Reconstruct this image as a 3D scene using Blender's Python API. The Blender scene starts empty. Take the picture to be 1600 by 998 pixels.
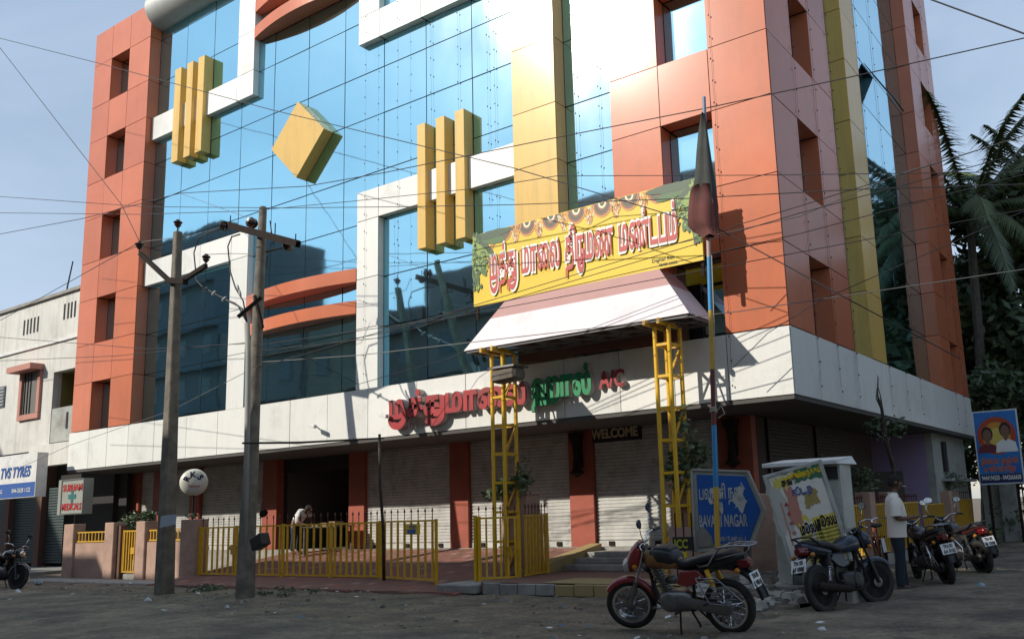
import bpy, math, random
from mathutils import Vector, Matrix
R = math.radians
random.seed(7)
SC = bpy.context.scene
COL = SC.collection

# ------------------------------------------------------------------ camera
CAMP = Vector((0, 0, 1.5))
YAW, PIT, ROL, FPX, CX, CY = -0.5907, 0.1785, -0.0362, 1387.33, 904.6, 545.5
def _basis():
    cy, sy, cp, sp, cr, sr = math.cos(YAW), math.sin(YAW), math.cos(PIT), math.sin(PIT), math.cos(ROL), math.sin(ROL)
    fw = Vector((sy*cp, cy*cp, sp)); rt = Vector((cy, -sy, 0)); up = rt.cross(fw)
    return cr*rt+sr*up, -sr*rt+cr*up, fw
RT, UP, FW = _basis()
cam = bpy.data.cameras.new('camera'); camo = bpy.data.objects.new('camera', cam); COL.objects.link(camo)
camo.matrix_world = Matrix(((RT.x, UP.x, -FW.x, CAMP.x), (RT.y, UP.y, -FW.y, CAMP.y), (RT.z, UP.z, -FW.z, CAMP.z), (0, 0, 0, 1)))
cam.sensor_width = 36; cam.lens = FPX/1600*36; cam.shift_x = -(CX-800)/1600; cam.shift_y = (CY-499)/1600
cam.clip_start = 0.05; cam.clip_end = 2000
SC.camera = camo

# ------------------------------------------------------------------ sky, sun, exposure
SUN = Vector((-0.464, -0.716, 0.521)).normalized()
EL = math.asin(SUN.z); AZ = math.atan2(SUN.x, SUN.y)
w = bpy.data.worlds.new("World"); SC.world = w; w.use_nodes = True
nt = w.node_tree; bg = nt.nodes['Background']
sky = nt.nodes.new('ShaderNodeTexSky'); sky.sky_type = 'NISHITA'; sky.sun_disc = False
sky.sun_elevation = EL; sky.sun_rotation = AZ; sky.air_density = 1.3; sky.dust_density = 0.6; sky.ozone_density = 1.5
hs = nt.nodes.new('ShaderNodeHueSaturation'); hs.inputs['Saturation'].default_value = 0.92
vm = nt.nodes.new('ShaderNodeVectorMath'); vm.operation = 'MULTIPLY_ADD'; vm.inputs[1].default_value = (0.060, 0.060, 0.050); vm.inputs[2].default_value = (1, 1, 1)
dv = nt.nodes.new('ShaderNodeVectorMath'); dv.operation = 'DIVIDE'
nt.links.new(sky.outputs[0], vm.inputs[0]); nt.links.new(sky.outputs[0], dv.inputs[0]); nt.links.new(vm.outputs[0], dv.inputs[1])
tcs = nt.nodes.new('ShaderNodeTexCoord'); mps = nt.nodes.new('ShaderNodeMapping'); mps.inputs['Scale'].default_value = (1.0, 1.0, 2.6); nt.links.new(tcs.outputs['Generated'], mps.inputs['Vector'])
cn_ = nt.nodes.new('ShaderNodeTexNoise'); cn_.inputs['Scale'].default_value = 2.3; cn_.inputs['Detail'].default_value = 7; cn_.inputs['Roughness'].default_value = 0.55; cn_.inputs['Distortion'].default_value = 0.4; nt.links.new(mps.outputs[0], cn_.inputs['Vector'])
cr_ = nt.nodes.new('ShaderNodeMapRange'); cr_.inputs['From Min'].default_value = 0.38; cr_.inputs['From Max'].default_value = 0.68; cr_.inputs['To Min'].default_value = 0.12; cr_.inputs['To Max'].default_value = 0.85; nt.links.new(cn_.outputs['Fac'], cr_.inputs['Value'])
cm_ = nt.nodes.new('ShaderNodeMix'); cm_.data_type = 'RGBA'; nt.links.new(cr_.outputs[0], cm_.inputs['Factor']); nt.links.new(dv.outputs[0], cm_.inputs[6]); cm_.inputs[7].default_value = (2.7, 3.45, 4.6, 1)
nt.links.new(cm_.outputs[2], hs.inputs['Color']); nt.links.new(hs.outputs[0], bg.inputs['Color'])
bg.inputs['Strength'].default_value = 0.15
sl = bpy.data.lights.new('sun', 'SUN'); sl.energy = 3.6; sl.angle = R(0.53); sl.color = (1.0, 0.93, 0.82)
so = bpy.data.objects.new('sun', sl); COL.objects.link(so); so.location = SUN*60
so.rotation_euler = SUN.to_track_quat('Z', 'Y').to_euler()
SC.view_settings.view_transform = 'Standard'; SC.view_settings.look = 'None'
SC.view_settings.exposure = 0.34; SC.view_settings.gamma = 1.0

# pixel (1600x998 photograph) -> world point on a plane
def ray(px, py):
    return (RT*(px-CX) - UP*(py-CY) + FW*FPX)
def AY(px, py, y): v = ray(px, py); return CAMP + v*(y/v.y)
def AX(px, py, x): v = ray(px, py); return CAMP + v*(x/v.x)
def AZ_(px, py, z=0.0): v = ray(px, py); return CAMP + v*((z-1.5)/v.z)

# ------------------------------------------------------------------ materials
MATS = {}
def mat(name, col, rough=0.6, metal=0.0, spec=0.5, var=0.0, vscale=3.0, col2=None, dirt=0.0, dscale=1.0, dirtc=(0.10, 0.085, 0.065), bump=0.0, bscale=20.0, coat=0.0, crough=0.1, emit=None, alpha=None, streak=0.0, objvar=0.0, speck=0.0, sscale=30):
    m = bpy.data.materials.new(name); m.use_nodes = True; n = m.node_tree; b = n.nodes['Principled BSDF']
    c = (*col, 1) if len(col) == 3 else col
    b.inputs['Base Color'].default_value = c; b.inputs['Roughness'].default_value = rough; b.inputs['Metallic'].default_value = metal
    b.inputs['Specular IOR Level'].default_value = spec
    if coat: b.inputs['Coat Weight'].default_value = coat; b.inputs['Coat Roughness'].default_value = crough
    if emit: b.inputs['Emission Color'].default_value = (*emit[:3], 1); b.inputs['Emission Strength'].default_value = emit[3]
    tc = None
    def coords(sx=1, sy=1, sz=1):
        nonlocal tc
        if tc is None: tc = n.nodes.new('ShaderNodeNewGeometry')
        mp = n.nodes.new('ShaderNodeMapping'); mp.inputs['Scale'].default_value = (sx, sy, sz)
        n.links.new(tc.outputs['Position'], mp.inputs['Vector']); return mp.outputs[0]
    def noise(vec, scale, detail=5, rough=0.6):
        t = n.nodes.new('ShaderNodeTexNoise'); t.inputs['Scale'].default_value = scale; t.inputs['Detail'].default_value = detail; t.inputs['Roughness'].default_value = rough
        n.links.new(vec, t.inputs['Vector']); return t.outputs['Fac']
    def ramp(f, a, bb):
        r = n.nodes.new('ShaderNodeMapRange'); r.inputs['From Min'].default_value = a; r.inputs['From Max'].default_value = bb; n.links.new(f, r.inputs['Value']); return r.outputs[0]
    cur = None
    def mix(fac, c1, c2):
        x = n.nodes.new('ShaderNodeMix'); x.data_type = 'RGBA'
        n.links.new(fac, x.inputs['Factor'])
        if isinstance(c1, tuple): x.inputs[6].default_value = c1
        else: n.links.new(c1, x.inputs[6])
        x.inputs[7].default_value = c2; return x.outputs[2]
    if var or col2:
        k = col2 if col2 else tuple(v*(1-var) for v in col[:3])
        cur = mix(ramp(noise(coords(), vscale), 0.35, 0.65), c, (*k, 1))
    if dirt:
        d = ramp(noise(coords(), dscale, 8, 0.7), 0.52, 0.75)
        mm = n.nodes.new('ShaderNodeMath'); mm.operation = 'MULTIPLY'; mm.inputs[1].default_value = dirt; n.links.new(d, mm.inputs[0])
        cur = mix(mm.outputs[0], cur if cur else c, (*dirtc, 1))
    if streak:
        d = ramp(noise(coords(3.0, 3.0, 0.22), 1.5, 7, 0.75), 0.48, 0.8)
        mm = n.nodes.new('ShaderNodeMath'); mm.operation = 'MULTIPLY'; mm.inputs[1].default_value = streak; n.links.new(d, mm.inputs[0])
        cur = mix(mm.outputs[0], cur if cur else c, (0.16, 0.14, 0.11, 1))
    if speck:
        k2 = n.nodes.new('ShaderNodeMapRange'); k2.inputs['From Min'].default_value = .35; k2.inputs['From Max'].default_value = .65; k2.inputs['To Min'].default_value = 1-speck; k2.inputs['To Max'].default_value = 1+speck
        n.links.new(noise(coords(), sscale, 8, .8), k2.inputs['Value']); h2 = n.nodes.new('ShaderNodeHueSaturation'); n.links.new(k2.outputs[0], h2.inputs['Value'])
        if cur: n.links.new(cur, h2.inputs['Color'])
        else: h2.inputs['Color'].default_value = c
        cur = h2.outputs[0]
    if objvar:
        oi = n.nodes.new('ShaderNodeObjectInfo'); hv = n.nodes.new('ShaderNodeHueSaturation'); mr = n.nodes.new('ShaderNodeMapRange')
        mr.inputs['To Min'].default_value = 1-objvar; mr.inputs['To Max'].default_value = 1+objvar*.4; n.links.new(oi.outputs['Random'], mr.inputs['Value']); n.links.new(mr.outputs[0], hv.inputs['Value'])
        if cur: n.links.new(cur, hv.inputs['Color'])
        else: hv.inputs['Color'].default_value = c
        cur = hv.outputs[0]
    if cur: n.links.new(cur, b.inputs['Base Color'])
    if bump:
        bp = n.nodes.new('ShaderNodeBump'); bp.inputs['Strength'].default_value = 1.0; bp.inputs['Distance'].default_value = bump
        n.links.new(noise(coords(), bscale, 6, 0.65), bp.inputs['Height']); n.links.new(bp.outputs[0], b.inputs['Normal'])
    MATS[name] = m; return m

# facade cladding: glossy aluminium composite, faint unevenness of the sheets
RED = mat('red_cladding', (0.61, 0.178, 0.085), 0.4, bump=0.004, bscale=1.6, streak=0.22, var=0.12, vscale=0.8, coat=0.5, crough=0.16, spec=0.12, objvar=.12)
YEL = mat('yellow_cladding', (0.74, 0.48, 0.135), 0.36, bump=0.003, bscale=1.6, streak=0.3, dirt=.15, dscale=1.5, coat=0.45, crough=0.16, spec=0.12, objvar=.08)
WHT = mat('white_cladding', (0.76, 0.76, 0.72), 0.42, bump=0.003, bscale=1.5, streak=0.13, dirt=0.28, dscale=0.9, objvar=.09)
SEAL = mat('dark_sealant', (0.018, 0.016, 0.015), 0.9)
CONC = mat('concrete', (0.20, 0.175, 0.14), 0.9, var=0.45, vscale=4, dirt=0.5, dscale=3, bump=0.02, bscale=18)
CONL = mat('light_concrete', (0.34, 0.33, 0.30), 0.85, var=0.3, vscale=3, dirt=0.6, dscale=2, bump=0.01, bscale=12)
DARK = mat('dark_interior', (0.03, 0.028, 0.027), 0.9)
DSTEEL = mat('rusty_dark_steel', (0.022, 0.018, 0.016), 0.85, spec=0.15, bump=0.002, bscale=30, col2=(0.03, 0.02, 0.016), vscale=9)
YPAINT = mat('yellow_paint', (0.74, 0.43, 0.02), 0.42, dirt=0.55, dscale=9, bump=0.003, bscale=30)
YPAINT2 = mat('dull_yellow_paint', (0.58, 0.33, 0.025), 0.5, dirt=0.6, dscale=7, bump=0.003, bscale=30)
MAROON = mat('maroon_paint', (0.10, 0.02, 0.018), 0.5, dirt=0.3, dscale=6)
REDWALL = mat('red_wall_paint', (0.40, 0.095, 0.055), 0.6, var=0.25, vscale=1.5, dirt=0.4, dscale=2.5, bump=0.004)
PINKWALL = mat('pink_plaster', (0.46, 0.30, 0.23), 0.85, var=0.2, vscale=2, dirt=0.55, dscale=2.2, bump=0.006, bscale=14)
SHUT = mat('shutter_steel', (0.60, 0.60, 0.57), 0.45, metal=0.25, var=0.2, vscale=3, dirt=0.5, dscale=3.5)
CHROME = mat('chrome', (0.75, 0.75, 0.77), 0.16, metal=1.0)
WCHR = mat('worn_chrome', (0.28, 0.28, 0.29), 0.34, metal=1.0, dirt=0.5, dscale=20)
ALU = mat('cast_aluminium', (0.24, 0.24, 0.235), 0.42, metal=0.8, dirt=0.5, dscale=14)
RUBBER = mat('rubber', (0.018, 0.018, 0.018), 0.75, bump=0.003, bscale=60, dirt=0.4, dscale=8)
BLKPL = mat('black_plastic', (0.016, 0.016, 0.018), 0.42, dirt=0.3, dscale=10)
SEATM = mat('black_vinyl', (0.022, 0.022, 0.025), 0.5, bump=0.002, bscale=80, dirt=0.25, dscale=7)
WIRE = mat('black_cable', (0.02, 0.02, 0.022), 0.6)
WIREG = mat('grey_cable', (0.16, 0.16, 0.15), 0.5, metal=0.4)
CERAM = mat('brown_glazed_porcelain', (0.035, 0.02, 0.016), 0.25, coat=0.4)
WPAINT = mat('white_paint', (0.72, 0.72, 0.70), 0.6, dirt=0.4, dscale=4, var=0.12)
NWALL = mat('neighbour_white_wall', (0.66, 0.65, 0.60), 0.85, var=0.12, vscale=1.2, streak=0.5, dirt=0.25, bump=0.004)
LEAF = mat('leaf', (0.06, 0.10, 0.035), 0.55, col2=(0.10, 0.14, 0.045), vscale=1.2)
LEAFD = mat('dark_leaf', (0.065, 0.105, 0.055), 0.5, col2=(0.10, 0.145, 0.065), vscale=0.8)
BARK = mat('bark', (0.10, 0.085, 0.065), 0.95, var=0.5, vscale=6, bump=0.03, bscale=14)
PLATE = mat('plate_white', (0.75, 0.75, 0.73), 0.45, dirt=0.2, dscale=10)
INK = mat('black_ink', (0.012, 0.012, 0.014), 0.5)
BLUEP = mat('blue_paint', (0.02, 0.09, 0.34), 0.4, dirt=0.3, dscale=5)
REDLENS = mat('red_lens', (0.13, 0.006, 0.008), 0.15, coat=0.6)

def glass_mat():
    m = bpy.data.materials.new('blue_mirror_glass'); m.use_nodes = True; n = m.node_tree; b = n.nodes['Principled BSDF']
    out = n.nodes['Material Output']
    b.inputs['Base Color'].default_value = (0.39, 0.77, 0.92, 1); b.inputs['Metallic'].default_value = 1.0; b.inputs['Roughness'].default_value = 0.035
    g = n.nodes.new('ShaderNodeNewGeometry'); t = n.nodes.new('ShaderNodeTexNoise'); t.inputs['Scale'].default_value = 0.7; t.inputs['Detail'].default_value = 2
    n.links.new(g.outputs['Position'], t.inputs['Vector'])
    bp = n.nodes.new('ShaderNodeBump'); bp.inputs['Distance'].default_value = 0.004; bp.inputs['Strength'].default_value = 1.0
    n.links.new(t.outputs['Fac'], bp.inputs['Height']); n.links.new(bp.outputs[0], b.inputs['Normal'])
    film = n.nodes.new('ShaderNodeBsdfPrincipled'); film.inputs['Base Color'].default_value = (0.75, 0.75, 0.72, 1); film.inputs['Metallic'].default_value = 1.0; film.inputs['Roughness'].default_value = 0.19; film.inputs['Specular IOR Level'].default_value = 1.0
    film.inputs['Coat Roughness'].default_value = 0.2; film.inputs['Coat IOR'].default_value = 2.0
    t2 = n.nodes.new('ShaderNodeTexNoise'); t2.inputs['Scale'].default_value = 1.0; t2.inputs['Detail'].default_value = 6
    mp = n.nodes.new('ShaderNodeMapping'); mp.inputs['Scale'].default_value = (0.8, 0.8, 0.35); n.links.new(g.outputs['Position'], mp.inputs['Vector']); n.links.new(mp.outputs[0], t2.inputs['Vector'])
    r = n.nodes.new('ShaderNodeMapRange'); r.inputs['From Min'].default_value = 0.35; r.inputs['From Max'].default_value = 0.75; r.inputs['To Min'].default_value = 0.015; r.inputs['To Max'].default_value = 0.05
    n.links.new(t2.outputs['Fac'], r.inputs['Value'])
    mx = n.nodes.new('ShaderNodeMixShader'); n.links.new(r.outputs[0], mx.inputs[0]); n.links.new(b.outputs[0], mx.inputs[1]); n.links.new(film.outputs[0], mx.inputs[2]); n.links.new(mx.outputs[0], out.inputs['Surface'])
    return m
GLASS = glass_mat()

# ------------------------------------------------------------------ mesh helpers
class MB:
    def __init__(s): s.v = []; s.f = []; s.m = []
    def add(s, vs, fs, mi=0):
        o = len(s.v); s.v += [Vector(v) for v in vs]
        for f in fs: s.f.append(tuple(i+o for i in f)); s.m.append(mi)
        return s
    def box(s, x0, x1, y0, y1, z0, z1, mi=0):
        return s.add([(x0,y0,z0),(x1,y0,z0),(x1,y1,z0),(x0,y1,z0),(x0,y0,z1),(x1,y0,z1),(x1,y1,z1),(x0,y1,z1)],
                     [(0,3,2,1),(4,5,6,7),(0,1,5,4),(1,2,6,5),(2,3,7,6),(3,0,4,7)], mi)
    def hexa(s, p, mi=0):  # 8 points, bottom 4 then top 4
        return s.add(p, [(0,3,2,1),(4,5,6,7),(0,1,5,4),(1,2,6,5),(2,3,7,6),(3,0,4,7)], mi)
    def bar(s, a, b, w, h, up=(0,0,1), mi=0):
        a = Vector(a); b = Vector(b); d = (b-a).normalized(); u = Vector(up)
        r = d.cross(u)
        if r.length < 1e-4: r = d.cross(Vector((1,0,0)))
        r.normalize(); u = r.cross(d).normalized(); r *= w/2; u *= h/2
        return s.hexa([a-r-u, a+r-u, b+r-u, b-r-u, a-r+u, a+r+u, b+r+u, b-r+u], mi)
    def tube(s, pts, r, n=8, mi=0, caps=True, closed=False):
        pts = [Vector(p) for p in pts]; k = len(pts); rr = r if isinstance(r, (list, tuple)) else [r]*k
        rings = []; pn = None
        for i, p in enumerate(pts):
            if closed: d = pts[(i+1) % k]-pts[i-1]
            else: d = (pts[min(i+1, k-1)]-pts[max(i-1, 0)])
            d = d.normalized() if d.length > 1e-9 else Vector((0,0,1))
            if pn is None:
                pn = d.cross(Vector((0,0,1)) if abs(d.z) < 0.9 else Vector((1,0,0))).normalized()
            pn = (pn - d*pn.dot(d)).normalized(); q = d.cross(pn)
            rings.append([p + pn*(rr[i]*math.cos(2*math.pi*j/n)) + q*(rr[i]*math.sin(2*math.pi*j/n)) for j in range(n)])
        vs = [v for g in rings for v in g]; fs = []
        for i in range(k if closed else k-1):
            a = i*n; b = ((i+1) % k)*n
            for j in range(n): fs.append((a+j, a+(j+1) % n, b+(j+1) % n, b+j))
        if caps and not closed: fs.append(tuple(range(n))[::-1]); fs.append(tuple(range((k-1)*n, k*n)))
        return s.add(vs, fs, mi)
    def loft(s, secs, n=12, mi=0, axis='x', p=2.4, caps=True):
        # secs: (along, cy, cz, half-width, half-height) superellipse rings
        vs = []; fs = []
        for (x, cy, cz, hw, hh) in secs:
            for j in range(n):
                t = 2*math.pi*j/n; c = math.cos(t); q = math.sin(t)
                yy = cy + hw*math.copysign(abs(c)**(2/p), c); zz = cz + hh*math.copysign(abs(q)**(2/p), q)
                vs.append((x, yy, zz) if axis == 'x' else ((yy, x, zz) if axis == 'y' else (yy, zz, x)))
        k = len(secs)
        for i in range(k-1):
            for j in range(n): fs.append((i*n+j, i*n+(j+1) % n, (i+1)*n+(j+1) % n, (i+1)*n+j))
        if caps: fs.append(tuple(range(n))[::-1]); fs.append(tuple(range((k-1)*n, k*n)))
        return s.add(vs, fs, mi)
    def lathe(s, prof, c, axis=(0,0,1), n=14, mi=0):
        c = Vector(c); a = Vector(axis).normalized(); u = a.cross(Vector((0,0,1)) if abs(a.z) < 0.9 else Vector((1,0,0))).normalized(); q = a.cross(u)
        vs = []; fs = []
        for (r, t) in prof:
            for j in range(n):
                an = 2*math.pi*j/n; vs.append(c + a*t + (u*math.cos(an)+q*math.sin(an))*r)
        for i in range(len(prof)-1):
            for j in range(n): fs.append((i*n+j, i*n+(j+1) % n, (i+1)*n+(j+1) % n, (i+1)*n+j))
        if prof[0][0] > 1e-4: fs.append(tuple(range(n))[::-1])
        if prof[-1][0] > 1e-4: fs.append(tuple(range((len(prof)-1)*n, len(prof)*n)))
        return s.add(vs, fs, mi)
    def prism(s, poly, o, u, v, t, mi=0):   # polygon in (u,v) frame at o, thickness vector t
        o = Vector(o); u = Vector(u); v = Vector(v); t = Vector(t); k = len(poly)
        a = [o+u*x+v*y for x, y in poly]; b = [p+t for p in a]
        fs = [tuple(range(k)), tuple(range(2*k-1, k-1, -1))] + [(i, (i+1) % k, k+(i+1) % k, k+i)[::-1] for i in range(k)]
        return s.add(a+b, fs, mi)
    def xf(s, M): s.v = [M @ v for v in s.v]; return s
    def build(s, name, mats, parent=None, smooth=False, auto=None, bevel=0.0, world=True):
        me = bpy.data.meshes.new(name)
        off = Vector((0,0,0))
        if parent is not None and world:
            off = ORG.get(parent.name, Vector((0,0,0)))
        me.from_pydata([v-off for v in s.v], [], s.f)
        if not isinstance(mats, (list, tuple)): mats = [mats]
        for m in mats: me.materials.append(m)
        if len(mats) > 1: me.polygons.foreach_set('material_index', s.m)
        if smooth: me.polygons.foreach_set('use_smooth', [True]*len(me.polygons))
        me.update()
        o = bpy.data.objects.new(name, me); COL.objects.link(o)
        if parent is not None:
            o.parent = parent
            if world: ORG[o.name] = off
        if smooth and auto:
            try: me.set_sharp_from_angle(angle=R(auto))
            except Exception: pass
        if bevel:
            b = o.modifiers.new('bevel', 'BEVEL'); b.width = bevel; b.segments = 1; b.limit_method = 'ANGLE'
        return o
ORG = {}
def tag(o, label=None, cat=None, group=None, kind=None):
    if label: o['label'] = label
    if cat: o['category'] = cat
    if group: o['group'] = group
    if kind: o['kind'] = kind
    return o
def thing(name, label, cat, loc=(0,0,0), group=None):
    o = bpy.data.objects.new(name, None); COL.objects.link(o); o.location = loc; o.empty_display_size = 0.1
    ORG[o.name] = Vector(loc); return tag(o, label, cat, group)
def V(*a): return Vector(a)

def text_mesh(s, size=1.0, offset=0.0, ext=0.0, bev=0.0):
    c = bpy.data.curves.new('txt', 'FONT'); c.body = s; c.size = size; c.offset = offset; c.extrude = ext; c.bevel_depth = bev; c.resolution_u = 3
    o = bpy.data.objects.new('txt', c); COL.objects.link(o)
    dg = bpy.context.evaluated_depsgraph_get(); dg.update()
    me = bpy.data.meshes.new_from_object(o.evaluated_get(dg))
    vs = [v.co.copy() for v in me.vertices]; fs = [tuple(p.vertices) for p in me.polygons]
    bpy.data.objects.remove(o); bpy.data.curves.remove(c); bpy.data.meshes.remove(me)
    return vs, fs
def text_obj(name, s, o, u, v, size, mats, parent=None, offset=0.0, ext=0.0, align='c', width=None, lift=0.0, world=True, shear=0.0):
    """lettering lying in the frame o + u*x + v*y, facing u x v; width fits it"""
    vs, fs = text_mesh(s, size, offset*size, ext)
    if not vs: return None
    u = Vector(u).normalized(); v = Vector(v).normalized(); n = u.cross(v)
    x0 = min(p.x for p in vs); x1 = max(p.x for p in vs); y0 = min(p.y for p in vs); y1 = max(p.y for p in vs)
    k = width/(x1-x0) if width else 1.0
    cx = {'c': (x0+x1)/2, 'l': x0, 'r': x1}[align]; cy = (y0+y1)/2
    b = MB(); b.add([Vector(o)+u*((p.x-cx)*k+shear*(p.y-cy))+v*(p.y-cy)+n*(p.z+lift) for p in vs], fs)
    return b.build(name, mats, parent, world=world)

def leaves(mb, c, rad, n, size, mi=0, shell=0.35, rnd=random):
    c = Vector(c)
    for _ in range(n):
        d = Vector((rnd.gauss(0,1), rnd.gauss(0,1), rnd.gauss(0,1))).normalized(); r = shell+(1-shell)*rnd.random()**0.6
        p = c+Vector((d.x*rad[0], d.y*rad[1], d.z*rad[2]))*r
        a = Vector((rnd.gauss(0,1), rnd.gauss(0,1), rnd.gauss(0,0.6))).normalized(); b = a.cross(Vector((rnd.gauss(0,1), rnd.gauss(0,1), rnd.gauss(0,1)))).normalized()
        s = size*(0.6+0.8*rnd.random())
        mb.add([p-a*s, p+b*s*0.45, p+a*s, p-b*s*0.45], [(0,1,2,3)], mi)
# ------------------------------------------------------------------ ground
GND = mat('packed_dirt', (0.24, 0.185, 0.125), 0.95, col2=(0.11, 0.09, 0.065), vscale=1.6, dirt=0.9, dscale=1.9, dirtc=(0.06,0.05,0.038), bump=0.06, bscale=12, speck=.4, sscale=14)
ROADM = mat('worn_asphalt', (0.27, 0.22, 0.155), 0.92, col2=(0.10, 0.086, 0.064), vscale=0.8, dirt=0.9, dscale=1.25, dirtc=(0.055,0.048,0.038), bump=0.05, bscale=18, speck=.4, sscale=12)
def sheet(name, m, x0, x1, y0, y1, nx, ny, zf):
    b = MB(); vs = [(x0+(x1-x0)*i/nx, y0+(y1-y0)*j/ny, zf(x0+(x1-x0)*i/nx, y0+(y1-y0)*j/ny)) for j in range(ny+1) for i in range(nx+1)]
    fs = [(j*(nx+1)+i, j*(nx+1)+i+1, (j+1)*(nx+1)+i+1, (j+1)*(nx+1)+i) for j in range(ny) for i in range(nx)]
    b.add(vs, fs); return b.build(name, m, smooth=True)
g = MB(); g.add([(-500,-500,-0.06),(500,-500,-0.06),(500,500,-0.06),(-500,500,-0.06)], [(0,1,2,3)]); tag(g.build('ground', GND), kind='structure')
from mathutils import noise as NZ
def gz(x, y):
    v = 0.035*NZ.noise(Vector((x*0.7, y*0.7, 1.3))) + 0.026*NZ.noise(Vector((x*2.3, y*2.3, 4.0))) + 0.016*NZ.noise(Vector((x*6, y*6, 8.0)))
    edge = max(0, min(1, (13.2-y)/2.0))
    return v*(0.25+0.75*max(0,min(1,(-x-6)/3)))-0.005
tag(sheet('dirt_verge', GND, -46, -2.6, 6.0, 34, 300, 200, gz), kind='structure')
# road: worn carriageway in front and the side street to the right; its broken edge dips under the dirt
def road_mask(x, y):
    e = 10.2+0.9*math.sin(x*0.21)-.5*max(0,min(1,(x+20)/8))
    m = max((e-y)/0.8, (x+4.7-0.25*math.sin(y*.9))/0.5)
    m += 1.3*NZ.noise(Vector((x*.8,y*.8,9)))+0.9*NZ.noise(Vector((x*2.6,y*2.6,3)))+0.5*NZ.noise(Vector((x*7,y*7,5)))
    return m
def rz(x, y):
    m = max(-1, min(1, road_mask(x, y)*1.6)); return 0.008+0.030*m+0.014*NZ.noise(Vector((x*.5,y*.5,2)))+0.012*NZ.noise(Vector((x*3.1,y*3.1,2)))+0.008*NZ.noise(Vector((x*8,y*8,1)))
tag(sheet('road', ROADM, -46, -3.2, 6.0, 14.5, 430, 110, rz), kind='structure')
tag(sheet('side_road', ROADM, -5.6, 10, 14.5, 60, 60, 120, rz), kind='structure')
tag(sheet('side_road', ROADM, -3.2, 10, 6.0, 14.5, 90, 80, rz), kind='structure')
rb = MB(); rb.add([(-90,-3.6,.012),(20,-3.6,.012),(20,6.0,.012),(-90,6.0,.012)],[(0,1,2,3)]); rb.add([(-90,6.0,.012),(-46,6.0,.012),(-46,13.5,.012),(-90,13.5,.012)],[(0,1,2,3)]); tag(rb.build('near_road', ROADM), kind='structure')

# ------------------------------------------------------------------ the hall
D, W, G = 15.6, 15.8, 16.0
XC = -5.744
hall = thing('wedding_hall', 'large corner building clad in salmon red, yellow and white panels with blue mirror glass', 'building', (XC, D, 0))
def fr(u, d, z): return Vector((u, d, z))                 # front: u = x, d = depth y
def sd(u, d, z): return Vector((XC-(d-D), u, z))          # side: u = y, d = depth from x
rpl = random.Random(77)
def plate(F, u0, u1, d0, d1, z0, z1, name, m, g=0.009, parent=None, gu=True, gd=False):
    b = MB(); a0, a1 = (u0+g, u1-g) if gu else (u0, u1); b0, b1 = z0+g, z1-g
    j = [rpl.uniform(-.0022,.0022) for _ in range(3)] if name in ('cladding_panel','band_panel') else (0,0,0)
    q = [F(a0,d0+j[0],b0),F(a1,d0+j[1],b0),F(a1,d1,b0),F(a0,d1,b0),F(a0,d0+j[0]+j[2],b1),F(a1,d0+j[1]+j[2],b1),F(a1,d1,b1),F(a0,d1,b1)]
    b.hexa(q); return b.build(name, m, parent or hall)
T = 0.025
def block(F, us, zs, solid, m, d0, d1, rets=True, noR=False):
    """cladding cells: solid(i,j) true where there is a panel; sealed core behind, returns beside openings and ends"""
    nu, nz = len(us)-1, len(zs)-1
    S = [[bool(solid(i, j)) for j in range(nz)] for i in range(nu)]
    core = MB()
    for i in range(nu):
        for j in range(nz):
            if not S[i][j]: continue
            u0, u1, z0, z1 = us[i], us[i+1], zs[j], zs[j+1]
            L = i == 0 or not S[i-1][j]; Rr = i == nu-1 or not S[i+1][j]; B = j == 0 or not S[i][j-1]; Tp = j == nz-1 or not S[i][j+1]
            q0, q1 = u0+(T if L else 0), u1-((T+.015 if noR else T) if Rr else 0); w0, w1 = z0+(T if B else 0), z1-(T if Tp else 0)
            core.hexa([F(q0,d0+T*0.6,w0),F(q1,d0+T*0.6,w0),F(q1,d1,w0),F(q0,d1,w0),F(q0,d0+T*0.6,w1),F(q1,d0+T*0.6,w1),F(q1,d1,w1),F(q0,d1,w1)])
            plate(F, u0, u1, d0, d0+T, z0, z1, 'cladding_panel', m)
            if rets:
                if L: plate(F, u0, u0+T, d0+T+0.001, d1, z0, z1, 'reveal_panel', m, gu=False)
                if Rr and not (noR and i == nu-1): plate(F, u1-T, u1, d0+T+0.001, d1, z0, z1, 'reveal_panel', m, gu=False)
                if B:
                    b = MB(); b.hexa([F(u0+T,d0+T+0.001,z0+.009),F(u1-T,d0+T+0.001,z0+.009),F(u1-T,d1,z0+.009),F(u0+T,d1,z0+.009),F(u0+T,d0+T+0.001,z0+T),F(u1-T,d0+T+0.001,z0+T),F(u1-T,d1,z0+T),F(u0+T,d1,z0+T)]); b.build('soffit_panel', m, hall)
                if Tp and j < nz-1:
                    b = MB(); b.hexa([F(u0+T,d0+T+0.001,z1-T),F(u1-T,d0+T+0.001,z1-T),F(u1-T,d1,z1-T),F(u0+T,d1,z1-T),F(u0+T,d0+T+0.001,z1-.009),F(u1-T,d0+T+0.001,z1-.009),F(u1-T,d1,z1-.009),F(u0+T,d1,z1-.009)]); b.build('sill_panel', m, hall)
    core.build('wall', SEAL, hall)
ZS = [4.74, 6.38, 7.73, 9.34, 10.71, 12.34, 13.70, 15.32, 16.69, 18.33, 19.64]
win = lambda i, j: not (i == 1 and j in (0, 2, 4, 6, 8))
block(fr, [-31.75,-30.55,-29.35,-28.03], ZS, win, RED, D, 15.996)
block(fr, [-9.41,-8.20,-7.03,XC-0.0], ZS, win, RED, D, 15.996, noR=True)
block(fr, [-12.12,-10.87], ZS, lambda i, j: True, YEL, D, 15.996)
block(sd, [D+0.027,17.02,18.25,19.55], ZS, win, RED, D, 15.996)
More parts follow.
